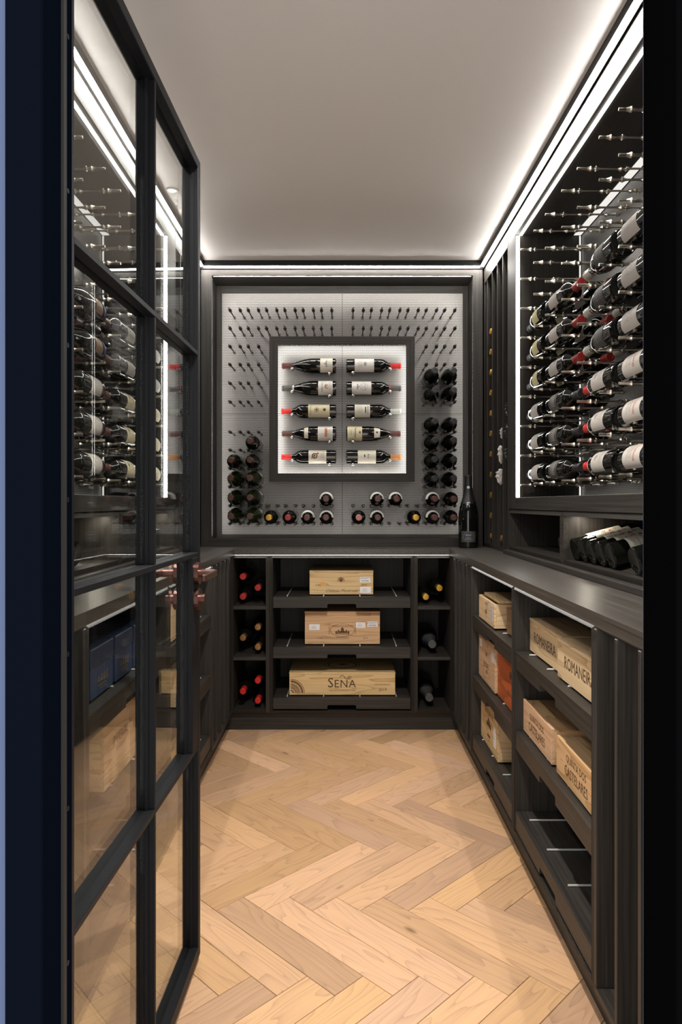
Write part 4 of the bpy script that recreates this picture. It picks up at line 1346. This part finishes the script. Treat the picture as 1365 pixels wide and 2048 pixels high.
def crate(F, u0, u1, d0, d1, z0, z1, label, mat='crate_', lid=True, prints=(), stickers=(), lid_in=0.0, name='wine_crate', grain=None, group=None, lid_h=0.009, topprints=()):
    t = thing(name, label, 'crate', F.at((u0 + u1) / 2, (d0 + d1) / 2, z0), group)
    g = F.wu[-1] if mat.endswith('_') else ''
    ma = mat + g
    th = 0.009
    bz1 = z1 - (lid_h if lid else 0)
    F.box('front_board', u0, u1, d0, d0 + th, z0, z1 if lid_in else bz1, ma, t, 0.0008)
    F.box('back_board', u0, u1, d1 - th, d1, z0, bz1, ma, t, 0.0008)
    md = mat + F.wd[-1] if mat.endswith('_') else mat
    F.box('end_board', u0, u0 + th, d0 + th, d1 - th, z0, bz1, md, t, 0.0006)
    F.box('end_board', u1 - th, u1, d0 + th, d1 - th, z0, bz1, md, t, 0.0006)
    F.box('base_board', u0 + th, u1 - th, d0 + th, d1 - th, z0, z0 + 0.007, ma, t)
    ld = None
    if lid:
        if lid_in:
            F.box('lid', u0 + 0.001, u1 - 0.001, d0 + th + 0.0005, d1, bz1 - lid_in, z1 - lid_in, ma, t, 0.0008)
        else:
            F.box('lid', u0 - 0.001, u1 + 0.001, d0 - 0.001, d1 + .001, bz1 + 0.0004, z1, ma, t, 0.0008)
    cu, cz = (u0 + u1) / 2, (z0 + z1) / 2
    for a, mt, nm in prints:
        a.on(nm, put(F, cu, cz, d0 - 0.0006 - (0.0008 if 'over' in nm else 0)), mt, t)
    for a, mt, nm in topprints:
        a.on(nm, top_put(F, cu, (d0 + d1) / 2, z1 - lid_in + 0.0006), mt, t)
    for x, y, w, h, mt, arts in stickers:
        s = F.box('sticker', cu + F.s * x - w / 2, cu + F.s * x + w / 2, d0 - 0.0010, d0 - 0.0003, cz + y - h / 2, cz + y + h / 2, mt, t)
        MW[s.name] = Matrix.Identity(4)
        for a, im in arts:
            o = a.on('print', put(F, cu + F.s * x, cz + y, d0 - 0.0016), im, None)
            o.parent = s
    return t

def county():
    return [(Art().text('COUNTY', 0, 0.0065, 0.0125).text('9449986', 0, -0.0065, 0.0112), 'ink')]
def small_lines():
    return [(Art().lines(-0.004, 0.006, 0.026, 3, 0.006, 0.0013), 'ink_grey')]

TZ = TRAYS
# end wall
# top: Chateau crate
w = 0.317
crate(BB, -0.1665, 0.1505, 0.055, 0.36, TZ[0] + 0.006, TZ[0] + 0.006 + 0.118, 'pale pine crate with crest and script on the top tray of the end wall',
      prints=[(Art().crest(-0.002, 0.012, 0.018).text('Ch\u00e2teau Montrose', 0.0, -0.040, 0.021, 0.35).text('6 Bts', -0.115, -0.012, 0.0135).text('2016', 0.113, -0.010, 0.013), 'ink_brown', 'print'),
              (Art().poly([(-.108, -.008), (-.090, .004), (-.086, -.002), (-.104, -.014)]), 'orange_tag', 'orange_tag_over')],
      stickers=[(0.118, 0.015, 0.052, 0.027, 'sticker', county()), (0.120, -0.036, 0.054, 0.030, 'sticker', small_lines())])
crate(BB, -0.190, 0.184, 0.055, 0.37, TZ[1] + 0.006, TZ[1] + 0.006 + 0.163, 'rosy pine crate with a branded chateau oval on the middle tray of the end wall', mat='crate_pink_',
      prints=[(Art().arc(0.0, -0.012, 0.060, 0.0625, ry=0.52).rect(-0.066, -0.012, 0.0022, 0.040).rect(0.066, -0.012, 0.0022, 0.040).house(0, -0.022, 0.030).text('GRAND-PUY-LACOSTE', 0, 0.006, 0.0115, sx=.85).text('3 MG', -0.110, -0.052, 0.011).text('2019', 0.114, -0.052, 0.012).rect(0, -.047, .065, .002), 'ink_brown', 'print')],
      stickers=[(-0.139, 0.003, 0.052, 0.028, 'sticker', small_lines()), (0.091, 0.013, 0.048, 0.028, 'sticker', small_lines()), (0.150, 0.018, 0.052, 0.027, 'sticker', county())])
arcs = Art()
for k, (ra, rb) in enumerate(((0.010, 0.016), (0.022, 0.026), (0.040, 0.044), (0.054, 0.062), (0.066, 0.069))):
    arcs.arc(-0.256, -0.046, ra, rb, 0, 90, 16)
for k in range(6):
    an = math.radians(9 + k * 14.4)
    arcs.arc(-0.256 + 0.033 * math.cos(an), -0.046 + 0.033 * math.sin(an), 0.003, 0.0058, n=8)
    arcs.arc(-0.256 + 0.049 * math.cos(an), -0.046 + 0.049 * math.sin(an), 0.002, 0.004, n=8)
arcs.v = [(max(x, -0.256), y) for x, y in arcs.v]
tl = Art().text('S', -0.058, 0.002, 0.068).text('ENA', 0.013, -0.002, 0.054, space=1.08).arc(0.000, 0.029, 0.010, 0.0128, 20, 170, 12).arc(0.024, 0.036, 0.012, 0.0148, 195, 345, 12).arc(0.036, 0.030, 0.007, 0.0090, 0, 360, 12).text('VALLE DE ACONCAGUA, CHILE', 0.0, -0.034, 0.0098, sx=.95).text('2019', 0.200, -0.030, 0.021)
crate(BB, -0.266, 0.259, 0.040, 0.37, TZ[2] + 0.006, TZ[2] + 0.006 + 0.112, 'long pale pine crate lettered SE\u00d1A 2019 on the bottom tray of the end wall',
      prints=[(tl, 'ink_dark', 'print'), (arcs, 'ink_brown', 'print'), (Art().scribble(0.195, -0.004, 0.075, 0.008), 'ink_brown', 'print')],
      topprints=[(Art().arc(0, 0, 0.070, 0.076).arc(0, 0, .09, .093).crest(0, 0, .03), 'ink_brown', 'print')])
# right unit A (towards the end wall)
t = crate(BR, 2.523, 2.803, 0.016, 0.30, TZ[0] + 0.006, TZ[0] + 0.006 + 0.088, 'small pale pine crate with a loose lid and blue stickers on the top tray', lid=False,
          prints=[(Art().crest(0.0, -0.006, 0.015).scribble(0, 0.028, 0.05, 0.009).lines(0, -.022, .03, 2, .005, .001), 'ink_brown', 'print')],
          stickers=[(0.098, 0.008, 0.034, 0.060, 'sticker_grey', [(Art().text('COUNTY', 0, .018, .0075).text('9449986', 0, .008, .0068).lines(0, -.004, .026, 4, .006, .0012), 'paper_blue')])])
vs, fs = box_mesh((2.508, 0.030, TZ[0] + 0.0985), (2.768, 0.315, TZ[0] + 0.1075), BR.fn, 0.0008)
lid = mk('lid', vs, fs, 'crate_y', t)
BR.box('nail', 2.560, 2.5615, 0.12, 0.1215, TZ[0] + 0.1075, TZ[0] + 0.119, 'steel', t)
crate(BR, 2.215, 2.448, 0.044, 0.36, TZ[0] + 0.006, TZ[0] + 0.006 + 0.089, 'brown stained crate tucked beside the small lidded crate', mat='crate_brown')
crate(BR, 2.566, 2.868, 0.028, 0.36, TZ[1] + 0.006, TZ[1] + 0.006 + 0.176, 'rosy pine crate lettered RODA I on the middle tray', mat='crate_pink_',
      prints=[(Art().text('RODA I', 0.0, -0.018, 0.030).lines(0.01, -0.038, .05, 2, .006, .003).rect(0.0, -.050, .05, .0014).crest(0, 0.022, 0.012), 'ink_brown', 'print'),
              (Art().poly([(-.05, -.02), (-.046, -.02), (-.062, -.085), (-.066, -.085)]).rect(-.10, -.04, .0016, .06), 'ink_red', 'print')],
      stickers=[(-0.105, 0.050, 0.036, 0.030, 'sticker', small_lines()), (0.115, 0.038, 0.044, 0.040, 'sticker_grey', small_lines())])
crate(BR, 2.215, 2.556, 0.036, 0.36, TZ[1] + 0.006, TZ[1] + 0.006 + 0.168, 'orange stained wooden crate on the middle tray beside the RODA I crate', mat='crate_orange',
      prints=[(Art().crest(0.03, 0.03, 0.020).scribble(0.03, -0.028, 0.08, 0.030), 'ink_dark', 'print')])
crate(BR, 2.556, 2.862, 0.036, 0.37, TZ[2] + 0.006, TZ[2] + 0.006 + 0.172, 'pale pine crate with a chateau picture on the bottom tray beneath the RODA I crate',
      prints=[(Art().text('CHATEAU LE', 0.0, 0.048, 0.030, sx=.9).house(0, 0.004, 0.034).lines(0, -.040, .07, 1, .006, .010).lines(0, -.058, .05, 1, .006, .003), 'ink_dark', 'print')],
      stickers=[(0.105, -0.012, 0.038, 0.075, 'sticker', small_lines())])
# right unit B (towards the doorway)
def roman(top=True):
    return [(Art().text('ROMANEIRA', 0.0, -0.002, 0.044, sx=.86), 'ink_dark', 'print')]
rt = [(Art().text('ROMANEIRA', 0, -0.06, 0.05, sx=.86).crest(0, 0.01, 0.03), 'ink_dark', 'print')]
crate(BR, 1.850, 2.159, 0.048, 0.42, TZ[0] + 0.006, TZ[0] + 0.006 + 0.100, 'pale pine ROMANEIRA crate beside the orange stained crate, set back on its tray', prints=roman(), topprints=rt)
crate(BR, 1.508, 1.836, 0.034, 0.42, TZ[0] + 0.006, TZ[0] + 0.006 + 0.100, 'pale pine ROMANEIRA crate beside the slat rack with bottle rests', prints=roman(), topprints=rt)
def quinta():
    return [(Art().text('QUINTA DOS', 0.0, 0.017, 0.026, sx=.9).text('CASTELARES', 0.0, -0.015, 0.036, sx=.82), 'ink_brown', 'print')]
qt = [(Art().arc(-0.02, 0.0, .022, .027).arc(-.02, 0.0, .010, .013).text('C', .06, .05, .03), 'ink_dark', 'print')]
crate(BR, 1.867, 2.160, 0.028, 0.42, TZ[1] + 0.006, TZ[1] + 0.006 + 0.096, 'rosy pine QUINTA DOS CASTELARES crate showing its dark end board', mat='crate_pink_', prints=quinta(), lid_in=0.004, topprints=qt)
crate(BR, 1.520, 1.822, 0.027, 0.42, TZ[1] + 0.006, TZ[1] + 0.006 + 0.096, 'rosy pine QUINTA DOS CASTELARES crate beside the slat rack with bottle rests', mat='crate_pink_', prints=quinta(), lid_in=0.004, topprints=qt)
# left units
def blue_box(u0, u1, lab):
    t = thing('gift_box', lab, 'box', BL.at((u0 + u1) / 2, 0.15, TZ[0]), 'navy blue gift boxes')
    z = TZ[0] + 0.006
    BL.box('box_body', u0, u1, 0.034, 0.30, z, z + 0.072, 'blue_box', t, 0.0015)
    BL.box('box_lid', u0 - 0.0015, u1 + 0.0015, 0.0325, 0.3015, z + 0.0722, z + 0.117, 'blue_box', t, 0.0025)
    Art().scribble(0, 0.004, 0.056, 0.022).rect(0.0, -.013, .055, .0014).scribble(0.005, -0.020, 0.04, 0.008).on('print', put(BL, (u0 + u1) / 2, z + 0.036, 0.0334), 'ink_gold', t)
blue_box(1.595, 1.748, 'navy blue gift box beside the door hinge end of the top tray')
blue_box(1.768, 1.905, 'middle navy blue gift box of three on the tray behind the glass door')
blue_box(1.922, 2.062, 'navy blue gift box of three lying furthest into the room behind the glass door')
crate(BL, 1.690, 2.030, 0.036, 0.38, TZ[1] + 0.006, TZ[1] + 0.006 + 0.165, 'pale pine crate lettered IMPERIAL seen through the glass door', mat='crate_pink_',
      prints=[(Art().text('IMPERIAL', -0.045, 0.018, 0.034, sx=.9).text('GRAN RESERVA', -0.045, -0.010, 0.012), 'ink_brown', 'print')])
crate(BL, 2.283, 2.600, 0.018, 0.36, TZ[0] + 0.006, TZ[0] + 0.006 + 0.150, 'pale yellow pine crate behind the bronze door lever on the top tray')
crate(BL, 2.393, 2.720, 0.030, 0.36, TZ[1] + 0.006, TZ[1] + 0.006 + 0.120, 'pale pine crate behind the door lock case on the middle tray')
crate(BL, 2.330, 2.640, 0.030, 0.36, TZ[2] + 0.006, TZ[2] + 0.006 + 0.120, 'pale pine crate behind the glass door on the bottom tray')

# ------------------------------------------------------------------ the open glass door
HP = Vector((-0.3712, 0.9490))
EP = Vector((-0.3514, 1.7170))
dv = (EP - HP).normalized()
nv = Vector((-dv.y, dv.x))            # towards the wall behind the door
DW = (EP - HP).length
FD = Frame(lambda u, d, z: (HP.x + dv.x * u + nv.x * d, HP.y + dv.y * u + nv.y * d, z), 1, 'wood_y', 'wood_x')
door = thing('door_1', 'open black steel door with eight clear panes and a bronze lever', None, (HP.x, HP.y, 0), kind='structure')
TH, GT = 0.040, 0.019
B0, B1 = 0.013, 1.959
FD.box('stile', 0.0, 0.014, 0, TH, B0, B1, 'steel', door, 0.0015)
FD.box('stile', DW - 0.023, DW, 0, TH, B0, B1, 'steel', door, 0.0015)
FD.box('rail', 0.014, DW - 0.023, 0, TH, B0, 0.043, 'steel', door, 0.0015)
FD.box('rail', 0.014, DW - 0.023, 0, TH, 1.935, B1, 'steel', door, 0.0015)
MU = 0.396                              # middle upright
for a, b in ((0.043, 0.521), (0.532, 0.991), (1.002, 1.479), (1.490, 1.935)):
    FD.box('muntin', MU - 0.0045, MU + 0.0045, 0.001, TH - 0.001, a, b, 'steel', door, 0.001)
for a, b in ((0.521, 0.532), (0.991, 1.002), (1.479, 1.490)):
    FD.box('glazing_bar', 0.014, DW - 0.023, 0.0005, TH - 0.0005, a, b, 'steel', door, 0.001)
FD.box('lock_case', DW - 0.078, DW - 0.023, 0.0, TH, 0.532, 0.991, 'steel', door, 0.001)
for z0, z1 in ((0.043, 0.521), (0.532, 0.991), (1.002, 1.479), (1.490, 1.935)):
    for u0, u1 in ((0.014, MU - 0.0045), (MU + 0.0045, DW - 0.023 if z0 != 0.532 else DW - 0.078)):
        FD.box('pane', u0, u1, GT, GT + 0.006, z0, z1, 'pane', door)
        for a, b in ((u0, u0 + 0.006), (u1 - 0.006, u1)):
            FD.box('glazing_bead', a, b, GT - 0.007, GT - 0.0002, z0, z1, 'steel', door)
# bronze lever sets on both faces
hu, hz = DW - 0.045, 0.953
def lever(sgn):
    d0 = 0.0 if sgn < 0 else TH
    lv = FD.box('lever', hu - 0.115, hu + 0.010, d0 + sgn * 0.040, d0 + sgn * 0.050, hz - 0.008, hz + 0.008, 'bronze', door, 0.002)
    MW[lv.name] = Matrix.Identity(4)
    for nm, r, z, a, b in (('rose', 0.0265, hz, 0.0, 0.010), ('neck', 0.0095, hz, 0.010, 0.046), ('rose', 0.0265, hz - 0.062, 0.0, 0.010), ('thumb_turn', 0.012, hz - 0.062, 0.010, 0.022)):
        o = cyl_between(nm, FD.at(hu, d0 + sgn * a, z), FD.at(hu, d0 + sgn * b, z), r, 'bronze', None, 20)
        o.parent = lv
lever(-1)
lever(1)
for z in (0.25, 0.98, 1.72):
    cyl_between('hinge', (HP.x - TH - 0.004, HP.y - 0.002, z - 0.05), (HP.x - TH - 0.004, HP.y - 0.002, z + 0.05), 0.006, 'steel', door, 10)
